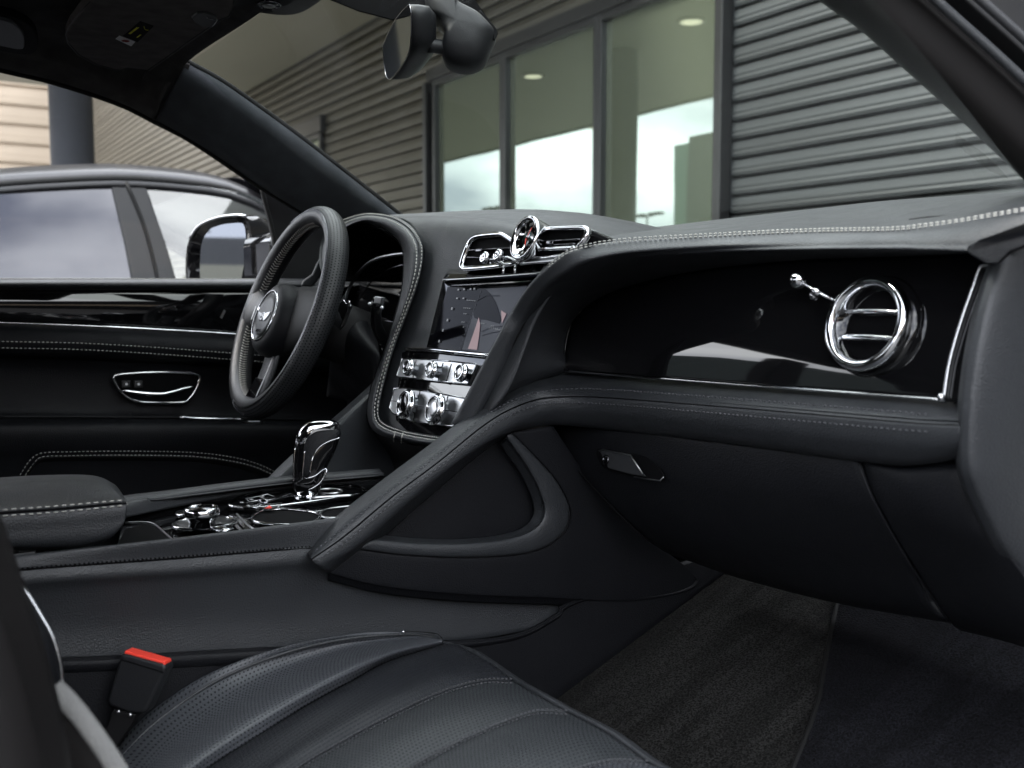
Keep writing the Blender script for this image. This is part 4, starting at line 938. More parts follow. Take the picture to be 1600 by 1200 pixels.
# clock
cc = S(825, 374, .030)
ck = lathe('clock', cc, SN, [(.020, -.05), (.0255, -.02), (.0275, -.002), (.0285, .004), (.0275, .0075), (.0245, .008), (.0225, .004), (.0222, .002)], M['chrome'], ds, seg=56)
lathe('clock_face', cc, SN, [(.0225, .0015), (.010, .0020), (0, .0020)], M['gauge_green'], ck, seg=40)
mb = MB()
for k in range(12):
    a = k * math.pi / 6; dv = V((1, 0, 0)) * math.cos(a) + SUPV * math.sin(a)
    tube_into(mb, [cc + SN * .0024 + dv * .016, cc + SN * .0024 + dv * .0195], .0004, 4)
mb.build('hour_marks', M['stitch'], ck)
mb = MB(); dv = V((1, 0, 0)) * .45 + SUPV * .89; tube_into(mb, [cc + SN * .0030, cc + SN * .0030 + dv * .015], .0005, 5); dv = V((1, 0, 0)) * .2 - SUPV * .95; tube_into(mb, [cc + SN * .0030, cc + SN * .0030 + dv * .010], .0006, 5)
mb.build('clock_hands', M['red'], ck)
# organ stop knobs under the left vent
for (a, b, e, f) in ((758, 403, 790, 414), (779, 399, 812, 411)):
    k0 = S(a, b, .040); ks = tube('vent_pull', [S(a, b, .034), S(a + 8, b + 2, .030), S((a + e) / 2 + 3, (b + f) / 2, .026), S(e, f, .022)], .0028, M['chrome'], ds, n=8, samples=10)
    lathe('pull_knob', k0, SN, [(.004, -.010), (.0052, -.006), (.007, -.004), (.0082, 0), (.0075, .003), (.006, .004), (.004, .0032), (0, .0042)], M['chrome'], ks, seg=24)
for q in ((788, 419), (806, 418)): tube('pull_bracket', Sr([(q[0], q[1] - 4), (q[0] - 2, q[1] + 9)], .026), .0018, M['chrome'], ds, n=6)
# --- climate panel
hv = thing('climate_panel', 'chrome climate and audio panel with two rows of round knobs in the centre stack', 'control panel', S(680, 620, 0))
prism('panel_back', cr(Sr([(636, 548), (760, 557), (775, 560), (720, 690), (690, 700), (640, 676), (624, 662), (617, 650), (620, 610), (627, 570)], .004), 44, True), SN, .008, M['gloss'], hv, bevel=.001)
tube('chrome_strip', Sr([(633, 545.5), (665, 546), (700, 549.5), (765, 556)], .010), .0030, M['chrome'], hv, n=10, samples=20, r2=.002)
def plate(o):
    t = prism('button_plate', cr(Sr(o, .0085), 40, True) if False else Sr(o, .0085), SN, .005, M['satin'], hv, bevel=.0012); tube('plate_rim', Sr(o, .009), .0011, M['chrome'], t, closed=True, n=6); return t
p1 = plate([(629, 561), (642, 560), (700, 564), (744, 569), (731, 600), (690, 596), (622, 589), (620, 586)])
p2 = plate([(616, 607), (630, 606), (670, 612), (730, 623), (708, 666), (676, 662), (640, 657), (614, 646), (609, 638)])
mb = MB()
for l in ([(650, 563), (645, 590)], [(692, 567), (684, 595)], [(705, 568), (697, 597)], [(656, 610), (646, 657)], [(700, 617), (690, 663)], [(612, 626), (625, 628)], [(647, 633), (662, 636)], [(693, 640), (722, 645)]):
    tube_into(mb, Sr(l, .0090), .0005, 4)
mb.build('button_gaps', M['black'], hv)
def knob(px, py, r, h):
    c = S(px, py, .009 + h); k = lathe('knob', c, SN, [(r * .8, -h), (r * .82, -h * .5), (r * 1.12, -h * .48), (r * 1.15, -h * .25), (r * .9, -h * .2), (r * .92, -h * .1), (r, -.002), (r * .98, 0), (r * .88, .0005), (r * .82, -.0012), (r * .80, -.0015)], M['chrome'], hv, seg=44)
    lathe('knob_face', c, SN, [(r * .81, -.0014), (r * .4, -.0006), (0, -.0004)], M['gloss'] if px < 640 else M['satin'], k, seg=36)
for q in ((634, 573), (669.5, 576.5), (716, 581)): knob(*q, .0106, .016)
for q in ((629, 630), (675, 638)): knob(*q, .0185, .017)
prism('lower_tray', Sr([(640, 667), (700, 676), (715, 690), (690, 698), (650, 684), (640, 676)], .006), SN, .002, M['gloss'], hv)
# --- fascia
gtop = [(881, 580), (884, 540), (892, 508), (910, 482), (940, 462), (985, 446), (1060, 428), (1150, 414), (1260, 406), (1390, 401), (1500, 395)]
def bot(px): return 579 + (px - 881) * (624 - 579) / (1470 - 881)
fpoly = gtop + [(1545, 396), (1560, 420), (1530, 520), (1515, 632)] + [(1470, 628), (1300, 614), (1100, 599), (950, 588)]
# slightly crowned gloss panel: columns from the left edge to the right
top_ = [(881, 572), (884, 540), (892, 508), (912, 480), (945, 458), (1000, 440), (1080, 422), (1180, 410), (1300, 402), (1420, 398), (1530, 394), (1580, 396)]
bot_ = [(881, 580), (890, 581), (905, 582), (930, 584), (965, 587), (1015, 591), (1090, 597), (1185, 605), (1300, 614), (1410, 622), (1490, 629), (1530, 632)]
def bulge(a): return .024 * math.exp(-((max(a, 870) - 881) / 160.0))
def bow(l, t): return [FA(a, b, +.0045 * math.sin(math.pi * t) + bulge(a)) for a, b in l]
loft('gloss_fascia', [bow(top_, 0), bow(mixp(top_, bot_, .25), .25), bow(mixp(top_, bot_, .5), .5), bow(mixp(top_, bot_, .75), .75), bow(bot_, 1)], M['gloss'], ds, nu=80, nv=24)
tube('fascia_chrome', [FA(a, bot(a) + 1.0, .004 + bulge(a)) for a in (884, 930, 1010, 1100, 1200, 1300, 1400, 1472)], .0017, M['chrome'], ds, samples=60, n=8)
# right end chrome outlined trim
et = [(1477, 622), (1484, 575), (1494, 535), (1508, 490), (1524, 445), (1533, 420), (1539, 416), (1556, 417)]
tube('end_chrome', [FA(a, b, .012) for a, b in et], .0021, M['satin'], ds, samples=50, n=8, r2=.0038)
prism('end_blade', [FA(a, b, .010) for a, b in ((1478, 626), (1486, 575), (1497, 533), (1511, 490), (1535, 422), (1560, 424), (1548, 470), (1525, 550), (1512, 626))], FN, .01, M['gloss'], ds, bevel=.002)
lathe('chrome_corner', FA(1471, 621, .012), FN, [(.004, -.006), (.0045, .0), (.003, .003), (0, .0035)], M['chrome'], ds, seg=16)
# --- wing frame and brow
w1 = [(706, 662, 1.295), (745, 588, 1.272), (780, 522, 1.252), (800, 486, 1.248), (830, 442, 1.205), (869, 406, 1.165), (903, 388, 1.155), (972, 376, 1.165), (1105, 368, 1.125), (1250, 361, 1.045), (1390, 358, .945), (1440, 353, .915), (1500, 345, .885), (1600, 328, .84), (1700, 312, .80)]
w2 = [(735, 668, 1.285), (772, 596, 1.27), (800, 535, 1.258), (820, 495, 1.243), (850, 453, 1.198), (884, 426, 1.16), (918, 407, 1.145), (980, 394, 1.145), (1110, 384, 1.102), (1250, 378, 1.02), (1390, 374, .925), (1440, 374, .895), (1500, 372, .865), (1560, 372, .84), (1640, 372, .82)]
w3 = [(770, 672, 1.31), (812, 602, 1.295), (832, 550, 1.285), (846, 510, 1.270), (866, 472, 1.235), (897, 440, 1.20), (930, 420, 1.175), (990, 405, 1.165), (1112, 396, 1.11), (1250, 391, 1.015), (1390, 390, .92), (1440, 391, .89), (1490, 393, .866), (1515, 394, .855), (1535, 394, .850)]
w4 = [(840, 610), (881, 580), (883, 545), (890, 512), (910, 484), (943, 462), (985, 446), (1050, 430), (1140, 416), (1260, 406), (1390, 401), (1440, 399), (1490, 397), (1515, 396), (1540, 395)]
w0 = [D(a - 3, b - 2, d + .06) for a, b, d in w1[:7]] + [D(a, b - 8, d + .10) for a, b, d in w1[7:]]
W1, W2, W3, W4 = Drow(w1), Drow(w2), Drow(w3), [FA(a, b, .001 + (bulge(a) if a > 860 else .0)) for a, b in w4]
W3 = [p.lerp(W2[i].lerp(W4[i], .36), (.75, .75, .75, .7, .6, .4, .2)[i]) if i < 7 else p for i, p in enumerate(W3)]
loft('wing_frame', [[p + F * .03 - (CAM - p).cross(V((0, 0, 0))) for p in W1], W1, [a.lerp(b, .5) + (CAM - a).normalized() * .003 for a, b in zip(W1, W2)], W2, [a.lerp(b, .5) + (CAM - a).normalized() * .001 for a, b in zip(W2, W3)], W3, [a.lerp(b, .5) + (CAM - a).normalized() * .004 for a, b in zip(W3, W4)], W4], M['leather'], ds, nu=130, nv=40)
d0 = [P(a, b, 'y', y) for a, b, y in ((800, 372, .60), (840, 374, .62), (880, 372, .63), (930, 366, .63), (1030, 354, .63), (1130, 342, .62), (1280, 325, .60), (1380, 314, .57), (1500, 305, .53), (1600, 299, .48), (1760, 290, .40))]
d1 = [P(a, b, 'y', y) for a, b, y in ((800, 380, .50), (840, 381, .50), (890, 379, .50), (940, 371, .5), (1040, 360, .5), (1140, 352, .50), (1290, 338, .48), (1390, 330, .47), (1510, 322, .45), (1610, 314, .41), (1760, 300, .35))]
d2 = [P(a, b, 'y', y) for a, b, y in ((810, 390, .33), (850, 390, .33), (895, 384, .33), (950, 375, .35), (1050, 367, .34), (1150, 360, .34), (1290, 352, .34), (1390, 348, .34), (1500, 338, .33), (1600, 324, .31), (1740, 306, .27))]
dw = [D(a, b - .5, d + .003) for a, b, d in ((840, 432, 1.195),) + tuple(w1[5:])]
loft('dash_top', [d0, [p.lerp(q, .33) + V((0, 0, .003)) for p, q in zip(d0, dw)], [p.lerp(q, .66) + V((0, 0, .004)) for p, q in zip(d0, dw)], dw], M['leather'], ds, nu=90, nv=30, toward=V((.6, -.3, 3)))
mb = MB()
for dy in (-2.6, 1.2): stitch_into(mb, cr([D(a, b + dy, d - .004) for a, b, d in w1[4:]], 100)[6:], ln=.0040, gap=.0018, r=.00075, lift=.0035)
mb.build('brow_stitching', M['stitch'], ds)
spk = [(1418, 342), (1440, 338), (1480, 335), (1530, 334), (1545, 337), (1530, 341), (1480, 344), (1435, 345)]
prism('speaker_grille', cr([P(a, b, 'y', .355) + V((0, 0, .001)) for a, b in spk], 30, True) if False else cr([P(a, b, 'y', .275) for a, b in spk], 30, True), (0, -.4, 1), .002, M['plastic_grey'], ds, bevel=.001)
# corner trim between the brow and the door end
prism('corner_trim', Drow([(1512, 396, .845), (1510, 386, .845), (1530, 374, .83), (1600, 352, .80), (1700, 330, .77), (1700, 380, .77), (1640, 372, .78), (1580, 395, .80), (1560, 414, .81), (1540, 412, .82)]), -ray(1560, 390), .02, M['leather_dark'], ds, bevel=.009)
# --- lower roll (bolster from the console up and along the fascia)
L0 = [(480, 862), (512, 819), (580, 763), (660, 703), (735, 646), (785, 613), (830, 592), (881, 582), (1050, 594.5), (1270, 612), (1470, 627.5), (1500, 630), (1530, 632)]
L1 = [(483, 867), (530, 826), (600, 768), (672, 714), (748, 655), (798, 624), (845, 607), (920, 603), (1070, 615), (1270, 633), (1420, 646), (1470, 650), (1500, 652)]
L2 = [(487, 874), (541, 836), (612, 777), (684, 723), (757, 664), (806, 636), (855, 622), (932, 621), (1080, 632), (1270, 648), (1420, 661), (1470, 664), (1500, 665)]
L3 = [(500, 886), (560, 850), (630, 789), (705, 728), (775, 680), (818, 657), (865, 644), (942, 648), (1090, 664), (1270, 685), (1420, 700), (1470, 700), (1500, 696)]
L4 = [(514, 894), (577, 846), (641, 790), (735, 712), (788, 680), (824, 669), (868, 664), (950, 671), (1100, 688), (1270, 711), (1400, 727), (1470, 722), (1500, 716)]
def xr(l, a, b): return [XY(p[0], p[1], a, b) for p in l]
loft('lower_bolster', [xr(L0, .122, .238), xr(mixp(L0, L1, .35), .140, .222), xr(L1, .162, .196), xr(mixp(L1, L2, .85), .170, .186), xr(L2, .168, .187), xr(mixp(L2, L3, .12), .172, .183), xr(L3, .172, .186), xr(L4, .156, .204), [p + V((-.02, .03, 0)) for p in xr(L4, .15, .21)]], M['leather'], ds, nu=120, nv=54)
mb = MB()
for t in (-.30, .22):
    l = [(b[0] + (c_[0] - a_[0]) * t, b[1] + (c_[1] - a_[1]) * t) for a_, b, c_ in zip(L1, L2, L3)]
    stitch_into(mb, cr(xr(l, .1725, .1835), 200)[2:-6], ln=.0032, gap=.0032, r=.0009, lift=.0065)
mb.build('bolster_stitching', M['stitch_dark'], ds)
tube('bolster_seam', cr(xr(L2, .1705, .1850), 160), .0011, M['black'], ds, n=6)
# left mirror-image strut on the driver side
g0 = [(405, 775), (440, 735), (490, 688), (545, 640), (583, 606), (600, 590)]
g1 = [(418, 772), (452, 740), (505, 695), (560, 650), (592, 622), (610, 610)]
g2 = [(500, 775), (520, 760), (560, 735), (600, 710), (630, 690), (640, 680)]
GX = (-.125, -.14, -.165, -.195, -.225, -.235)
def gx_(l, o): return [P(a, b, 'x', x + o) for (a, b), x in zip(l, GX)]
loft('driver_bolster', [gx_([(a - 14, b + 4) for a, b in g0], -.02), gx_(g0, 0), gx_([(a + 4, b + 2) for a, b in g0], .008), gx_(g1, .012), gx_(g2, .0), gx_([(a + 60, b + 22) for a, b in g2], -.01)], M['leather'], ds, nu=30, nv=24)
loft('stack_underside', [Sr([(575, 655), (600, 682), (650, 698), (690, 702)], -.01), [P(a, b, 'y', .10) for a, b in ((560, 700), (600, 715), (640, 730), (680, 740))], [P(a, b, 'y', .08) for a, b in ((520, 765), (570, 768), (620, 772), (670, 776))]], M['plastic_soft'], ds, nu=16, nv=10)
# --- side knee panel with recessed pocket
B_ = [(512, 893), (600, 914), (720, 926), (850, 931), (1000, 934), (1085, 905), (1000, 832), (925, 757), (862, 666)]
O_ = [(556, 858), (640, 868), (740, 871), (830, 863), (876, 838), (891, 800), (872, 755), (838, 715), (800, 676)]
I_ = [(586, 841), (650, 847), (720, 848), (788, 841), (830, 827), (848, 803), (842, 770), (822, 730), (790, 684)]
XK = .150
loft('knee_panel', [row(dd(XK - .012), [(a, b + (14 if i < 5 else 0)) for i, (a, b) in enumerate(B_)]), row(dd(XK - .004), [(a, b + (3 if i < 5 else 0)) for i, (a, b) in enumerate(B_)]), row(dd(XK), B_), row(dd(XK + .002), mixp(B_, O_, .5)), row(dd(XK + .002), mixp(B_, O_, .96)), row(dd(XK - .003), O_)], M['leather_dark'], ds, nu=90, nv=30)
loft('pocket_lip', [row(dd(XK - .003), O_), row(dd(XK + .004), mixp(O_, I_, .08)), row(dd(XK + .006), mixp(O_, I_, .5)), row(dd(XK + .003), mixp(O_, I_, .9)), row(dd(XK - .006), I_), row(dd(XK - .022), mixp(I_, [(700, 790)] * 9, .10))], M['leather'], ds, nu=80, nv=34)
prism('pocket_floor', cr(row(dd(XK - .034), [(540, 850), (640, 862), (760, 864), (862, 842), (872, 790), (845, 720), (800, 660), (740, 690), (620, 790)]), 50, True), (1, 0, 0), .004, M['leather_dark'], ds)
tube('panel_seam', row(dd(XK + .003), [(557, 857), (640, 867), (740, 870.5), (830, 862.5), (877, 838), (892, 800), (873, 755), (839, 715), (800, 676)]), .0009, M['black'], ds, samples=60, n=6)
tube('panel_edge', row(dd(XK + .003), [(513, 893), (534, 876), (556, 857)]), .0012, M['leather'], ds, n=6)
# --- glovebox
gb_ = ds
t0 = [P(a, b, 'y', .215) for a, b in ((862, 664), (1000, 680), (1150, 697), (1340, 720), (1500, 716))]
def yy(l, y): return [P(a, b, 'y', y) for a, b in l]
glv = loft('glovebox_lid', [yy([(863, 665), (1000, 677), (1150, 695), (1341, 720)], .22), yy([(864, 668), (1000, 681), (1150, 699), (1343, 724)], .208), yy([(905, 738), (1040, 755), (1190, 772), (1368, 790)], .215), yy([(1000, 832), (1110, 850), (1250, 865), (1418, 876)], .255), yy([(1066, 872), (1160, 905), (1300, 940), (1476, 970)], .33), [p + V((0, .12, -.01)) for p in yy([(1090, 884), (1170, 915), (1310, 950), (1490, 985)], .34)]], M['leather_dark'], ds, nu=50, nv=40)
glv['label'] = 'dark leather glovebox lid'
tube('lid_gap', yy([(862, 668), (874, 705), (925, 762), (1000, 834), (1063, 873)], .20)[:0] + [P(a, b, 'y', y) for a, b, y in ((862, 668, .208), (880, 705, .208), (922, 756, .216), (1000, 834, .255), (1063, 873, .33))], .0013, M['black'], ds, samples=40, n=6)
tube('lid_gap', [P(a, b, 'y', y) for a, b, y in ((1340, 722, .207), (1352, 752, .207), (1370, 792, .213), (1419, 878, .253), (1480, 968, .328))], .0013, M['leather_dark'], ds, samples=40, n=6)
loft('side_trim', [[P(a, b, 'y', y) for a, b, y in r_] for r_ in ([(1338, 714, .225), (1400, 726, .222), (1480, 716, .222), (1512, 712, .224)], [(1345, 726, .214), (1405, 740, .207), (1480, 740, .206), (1518, 742, .212)], [(1373, 792, .219), (1440, 800, .212), (1500, 806, .214), (1540, 812, .225)], [(1421, 876, .258), (1490, 880, .252), (1550, 888, .25), (1600, 900, .255)], [(1482, 968, .335), (1560, 985, .32), (1630, 1010, .315), (1700, 1035, .31)], [(1500, 985, .45), (1580, 1005, .45), (1660, 1035, .45), (1740, 1060, .45)])], M['leather_dark'], ds, nu=40, nv=30)
# glovebox latch
lt = prism('glovebox_latch', cr(yy([(931, 706), (940, 701), (990, 709), (1012, 716), (1030, 732), (1037, 745), (1032, 751), (990, 744), (955, 737), (938, 725)], .206), 40, True), FN, .003, M['black'], ds, bevel=.001)
prism('latch_plate', yy([(937, 705), (942, 702.5), (985, 711), (1003, 738), (1008, 744), (985, 741), (950, 731)], .202), FN, .002, M['plastic_grey'], lt, bevel=.0006)
tube('latch_edge', yy([(936, 704), (942, 702.5), (985, 711), (1004, 740)], .2015), .0009, M['satin'], lt, n=6)
tube('latch_edge', yy([(990, 745), (1015, 749), (1032, 751), (1037, 745)], .204), .0008, M['satin'], lt, n=6)
lathe('lock_ring', P(946, 718, 'y', .201), FN, [(.006, -.001), (.0065, .0005), (.0055, .001), (.0045, 0), (0, 0)], M['dark_chrome'], lt, seg=24)
# --- end cap at the door opening
e0 = [(1640, 330), (1600, 352), (1566, 380), (1543, 415), (1524, 470), (1508, 540), (1498, 610), (1494, 665), (1494, 725), (1501, 757), (1524, 811), (1552, 863), (1596, 920), (1650, 975)]
def er(l, xs): return [P(a, b, 'x', x) for (a, b), x in zip(l, [xs] * len(l))]
def sh_(l, k, q=.0): return [(a + k * (1.0), b + (b - 650) * -q) for a, b in l]
loft('end_cap', [er(e0, .71), er(sh_(e0, 3), .725), er(sh_(e0, 12), .735), er(sh_(e0, 40), .745), er(sh_(e0, 120), .752), er(sh_(e0, 260), .752)], M['leather'], ds, nu=60, nv=40)

# --- passenger round vent
vn = V((.0, -math.cos(R(14)), math.sin(R(14)))).normalized()
vc = FA(1372, 512, .0)
rv = lathe('round_vent', vc, vn, [(.050, -.004), (.0505, .002), (.0490, .007), (.046, .010), (.041, .0105)], M['gloss'], ds, seg=72)
vc2 = vc + vn * .013
lathe('vent_ring', vc2, vn, [(.0375, -.008), (.0432, -.004), (.0465, .001), (.0470, .005), (.0455, .009), (.0425, .0112), (.0390, .0108), (.0368, .008), (.0352, .004), (.0345, -.004), (.0340, -.016)], M['chrome'], rv, seg=80)
lathe('vent_well', vc2, vn, [(.0350, -.013), (.0, -.0135)], M['black'], rv, seg=40)
X_, Y_, Z_ = basis(vn)
for h in (.0125, -.0125):
    w_ = math.sqrt(.034 ** 2 - h * h)
    tube('vent_slat', [vc2 + Y_ * h + X_ * t * w_ + vn * (-.002 + .005 * (1 - t * t)) for t in (-1, -.6, -.2, .2, .6, 1)], .0021, M['chrome'], rv, samples=18, n=8, r2=.0015)
b0, b1, b2 = FA(1247, 438, .036), FA(1276, 456, .030), FA(1305, 470, .020)
pl_ = tube('vent_pull', [b0, b1, b2], .0019, M['chrome'], ds, n=8)
def ball(name, c, r, m, par): return lathe(name, c, (0, 0, 1), [(0, -r)] + [(r * math.cos(a), r * math.sin(a)) for a in [(-math.pi / 2 + math.pi * k / 12) for k in range(1, 12)]] + [(0, r)], m, par, seg=24)
ball('pull_knob', b0, .0088, M['chrome'], pl_); ball('pull_knob', b1, .0052, M['chrome'], pl_)
lathe('knob_base', FA(1270, 461, .026), FN, [(.0045, -.004), (.005, .001), (.003, .003), (0, .0034)], M['chrome'], pl_, seg=16)

# ================================================================== STEERING WHEEL
WC = D(447, 487, 1.70); WN = V((0, -math.cos(R(21)), math.sin(R(21)))); WX, WU, _ = basis(WN)
if WX.x < 0: WX = -WX
sw = thing('steering_wheel', 'black leather steering wheel with winged centre badge and cross stitching', 'steering wheel', WC)
def RW(a, rad, h=0): return WC + WX * math.cos(a) * rad + WU * math.sin(a) * rad + WN * h
Rm, rr, rd = .1695, .0165, .0195
def rimsec(a, th, k=0): return RW(a, Rm + (rr + k) * math.cos(th), (rd + k) * math.sin(th))
def rim(name, a0, a1, t0, t1, k, m, nA=120, nT=24, closed=True, par=sw):
    G = []
    for i in range(nT + 1):
        th = t0 + (t1 - t0) * i / nT; G.append([rimsec(a0 + (a1 - a0) * j / nA, th, k) for j in range(nA + (0 if closed else 1))])
    vs, fs, uv = grid_mesh(G, closed_u=closed, toward=None)
    uv = []
    for i in range(nT + 1):
        for j in range(nA + (0 if closed else 1)): uv.append((Rm * (a1 - a0) * j / nA, rr * (t1 - t0) * i / nT))
    return mk(name, vs, fs, m, par, uvs=uv)
TP = math.pi * 2
rim('rim', 0, TP, 0, TP, 0, M['wheel_leather'])
rim('grip', R(-95), R(100), R(-110), R(72), .0003, M['wheel_perf'], closed=False)
mb = MB(); tube_into(mb, [rimsec(R(a), R(74), .0002) for a in range(-110, 120, 3)], .0006, 5); tube_into(mb, [rimsec(R(a), R(80), .0002) for a in range(-110, 120, 3)], .0005, 5); tube_into(mb, [rimsec(R(a), R(40), .0003) for a in range(190, 275, 3)], .0006, 5)
mb.build('rim_seam', M['dark_chrome'], sw)
mb = MB()
def cross(a0, a1):
    n = int(abs(a1 - a0) * Rm / .0058)
    for i in range(n):
        a = a0 + (a1 - a0) * i / n; b = a0 + (a1 - a0) * (i + 1) / n; th = R(168)
        m_ = (a + b) / 2; w_ = R(17)
        tube_into(mb, [rimsec(a, th - w_, .0008), rimsec(m_, th, .0012)], .0007, 4); tube_into(mb, [rimsec(a, th + w_, .0008), rimsec(m_, th, .0012)], .0007, 4)
cross(R(86), R(168)); mb.build('cross_stitching', M['stitch'], sw)
mb = MB(); cross(R(192), R(262)); mb.build('cross_stitching', M['stitch'], sw)
# hub
WH = WC - WU * .019
hb_ = lathe('hub', WH, WN, [(.040, -.075), (.058, -.055), (.066, -.03), (.067, 0), (.065, .016), (.060, .026), (.053, .0305), (.0475, .0315)], M['leather_dark'], sw, seg=64, sy=.96)
bg_ = lathe('badge_ring', WH, WN, [(.0480, .030), (.0470, .0335), (.0452, .0335), (.0445, .031)], M['chrome'], hb_, seg=64, sy=.95)
lathe('badge_disc', WH, WN, [(.0447, .0312), (.030, .0330), (0, .0335)], M['plastic'], hb_, seg=48, sy=.95)
def HB(x, y, h=.034): return WH + WX * x + WU * y + WN * h
for s in (1, -1):
    prism('badge_wing', [HB(s * .0075, .0035, .0350), HB(s * .030, .0065, .0350), HB(s * .0285, .002, .0350), HB(s * .023, -.004, .0350), HB(s * .016, -.008, .0350), HB(s * .009, -.010, .0350), HB(s * .0065, -.004, .0350)], WN, .0012, M['satin'] if s > 0 else M['dark_chrome'], hb_, bevel=.0003)
lathe('badge_roundel', HB(0, -.002, .0335), WN, [(.0075, 0), (.0075, .0018), (.0062, .0022), (.006, .0014), (0, .0014)], M['chrome'], hb_, seg=28)
text_obj('badge_letter', 'B', .0115, HB(0, -.002, .0352), WX, WU, M['chrome'], hb_)
text_obj('airbag_text', 'AIRBAG', .0075, HB(0, -.0265, .0338), WX, WU, M['dark_chrome'], hb_)
# spokes
def spoke(name, pts, wU, wN, m, samples=20, taper=None, up=WU):
    return tube(name, pts, wU, m, sw, n=18, r2=wN, samples=samples, up=up, taper=taper)
sl_ = spoke('spoke', [HB(-.04, .008, .008), HB(-.08, .014, .004), HB(-.12, .018, .0), HB(-.162, .020, .0)], .031, .013, M['wheel_leather'], taper=[1.15 - .35 * math.sin(math.pi * i / 19) + .45 * max(0, (i - 13) / 6) ** 2 for i in range(20)])
sr_ = spoke('spoke', [HB(.035, .008, -.010), HB(.09, .014, -.010), HB(.160, .018, -.004)], .050, .020, M['plastic_soft'], taper=[1.2 - .4 * i / 19 for i in range(20)])
sb_ = spoke('spoke', [HB(.004, -.04, -.002), HB(.002, -.09, -.004), HB(0, -.142, .002)], .030, .008, M['leather'], up=WX)
prism('spoke_chrome', [HB(-.052, .016, .036), HB(-.066, .008, .031), HB(-.078, -.006, .028), HB(-.077, -.014, .0275), HB(-.058, -.013, .033), HB(-.052, -.010, .036)], (-.3, -.9, .3), .003, M['satin'], sl_, bevel=.0012)
prism('spoke_insert', [HB(-.020, -.100, .0055), HB(.020, -.100, .0055), HB(.025, -.134, .0095), HB(-.025, -.134, .0095)], WN, .002, M['gloss'], sb_, bevel=.0008)
tube('spoke_edge', [HB(.026, -.060, .004), HB(.026, -.100, .006), HB(.029, -.134, .010)], .0009, M['satin'], sb_, n=6, samples=10)
# paddle, column, stalk
cl_ = thing('steering_column', 'dark steering column shroud with gearshift paddle and indicator stalk', 'column', D(560, 560, 1.78))
loft('shroud', [[P(a, b, 'y', .13) for a, b in ((535, 480), (555, 483), (572, 500), (590, 530))], [P(a, b, 'y', .09) for a, b in ((520, 520), (550, 525), (572, 540), (592, 556))], [P(a, b, 'y', .10) for a, b in ((515, 570), (545, 575), (568, 585), (586, 600))], [P(a, b, 'y', .15) for a, b in ((510, 620), (535, 625), (560, 628), (580, 630))]], M['leather_dark'], cl_, nu=16, nv=24)
tube('column', [WC - WN * .04, WC - WN * .28], .052, M['plastic_soft'], cl_, n=24)
prism('paddle', [P(a, b, 'y', .055) for a, b in ((528, 476), (536, 468), (541, 474), (545, 472), (548, 478), (538, 505), (530, 515), (520, 505), (526, 490))], (.3, -1, .3), .004, M['chrome'], cl_, bevel=.001)
tube('paddle_edge', [P(a, b, 'y', .05) for a, b in ((546, 470), (543, 485), (537, 502), (533, 512))], .0022, M['chrome'], cl_, samples=12, n=8)
prism('paddle_tip', [P(a, b, 'y', .06) for a, b in ((532, 470), (542, 454), (541, 464), (537, 476))], (.3, -1, .3), .003, M['satin'], cl_)
tube('indicator_stalk', [P(a, b, 'y', y) for a, b, y in ((590, 470, .03), (587, 490, .04), (590, 512, .06), (600, 532, .09), (612, 542, .12))], .0085, M['gloss'], cl_, samples=20, n=14, taper=[.9 + .3 * i / 19 for i in range(20)])
prism('stalk_cap', [P(a, b, 'y', .018) for a, b in ((586, 463), (597, 464), (594, 475), (583, 474))], (.2, -1, .2), .006, M['satin'], cl_, bevel=.001)
for q in ((578, 475), (597, 481)): ball('stalk_button', P(q[0], q[1], 'y', .03), .0028, M['satin'], cl_)
lathe('ignition_ring', P(586, 548, 'y', .14), (.2, -1, .1), [(.022, -.01), (.021, 0), (.018, .002), (.014, 0), (0, 0)], M['gloss'], cl_, seg=30)

# ================================================================== ROOF, PILLARS, WINDSCREEN
rf = thing('car_roof', 'black suede headlining with windscreen pillars of the open car', 'car roof', (0, -.8, 1.6))
lowE = [V((-.72, -1.9, 1.52)), V((-.72, -1.2, 1.585))] + row(dd(-.72), [(-300, 35), (0, 106.5), (60, 120), (100, 131), (150, 147), (200, 166), (240, 187)])
cyl = [p.y for p in lowE]
def mid(x, dz, lim=None): return [V((x + (.0), p.y if i < 2 else p.y, p.z + dz * 1.0)) for i, p in enumerate(lowE)]
H1, H2 = P(292, 98, 'x', -.60), P(396, 27, 'x', -.27)
H3 = V((0, H2.y + .02, H2.z + .012))
def ceil_row(x, zc, yend): return [V((x, y, zc - .012 * max(0, y + .3) * 0)) for y in (-1.9, -1.5, -1.2, -.9, -.7, -.5, -.35, -.2, yend)]
hx = [(-.60, H1), (-.27, H2), (0, H3), (.27, V((.27, H2.y, H2.z))), (.60, V((.60, H1.y, H1.z)))]
rows = [[p + V((-.012, 0, .0)) for p in lowE], lowE, [p + V((.018, 0, .004)) for p in lowE], [p + V((.05, 0, .020)) for p in lowE]]
for x, h_ in hx[:1]:
    rows.append([V((x, y, h_.z + .02 + .012 * min(1, (h_.y - y)))) for y in (-1.9, -1.2, -.9, -.6, -.45, -.35, -.25, -.17)] + [h_])
for x, h_ in hx[1:]:
    rows.append([V((x, y, h_.z + .03)) for y in (-1.9, -1.2, -.9, -.6, -.45, -.35, -.25, -.17)] + [h_])
rows.append([V((.70, p.y, p.z + .0)) for p in lowE])
loft('headlining', rows, M['suede'], rf, nu=60, nv=70, toward=V((0, -.6, .5)), solid=.03)
tube('door_seal', [p + V((-.004, 0, -.003)) for p in lowE] + row(dd(-.722), [(300, 222), (400, 289), (467, 330), (540, 376)]), .004, M['rubber'], rf, samples=90, n=8)
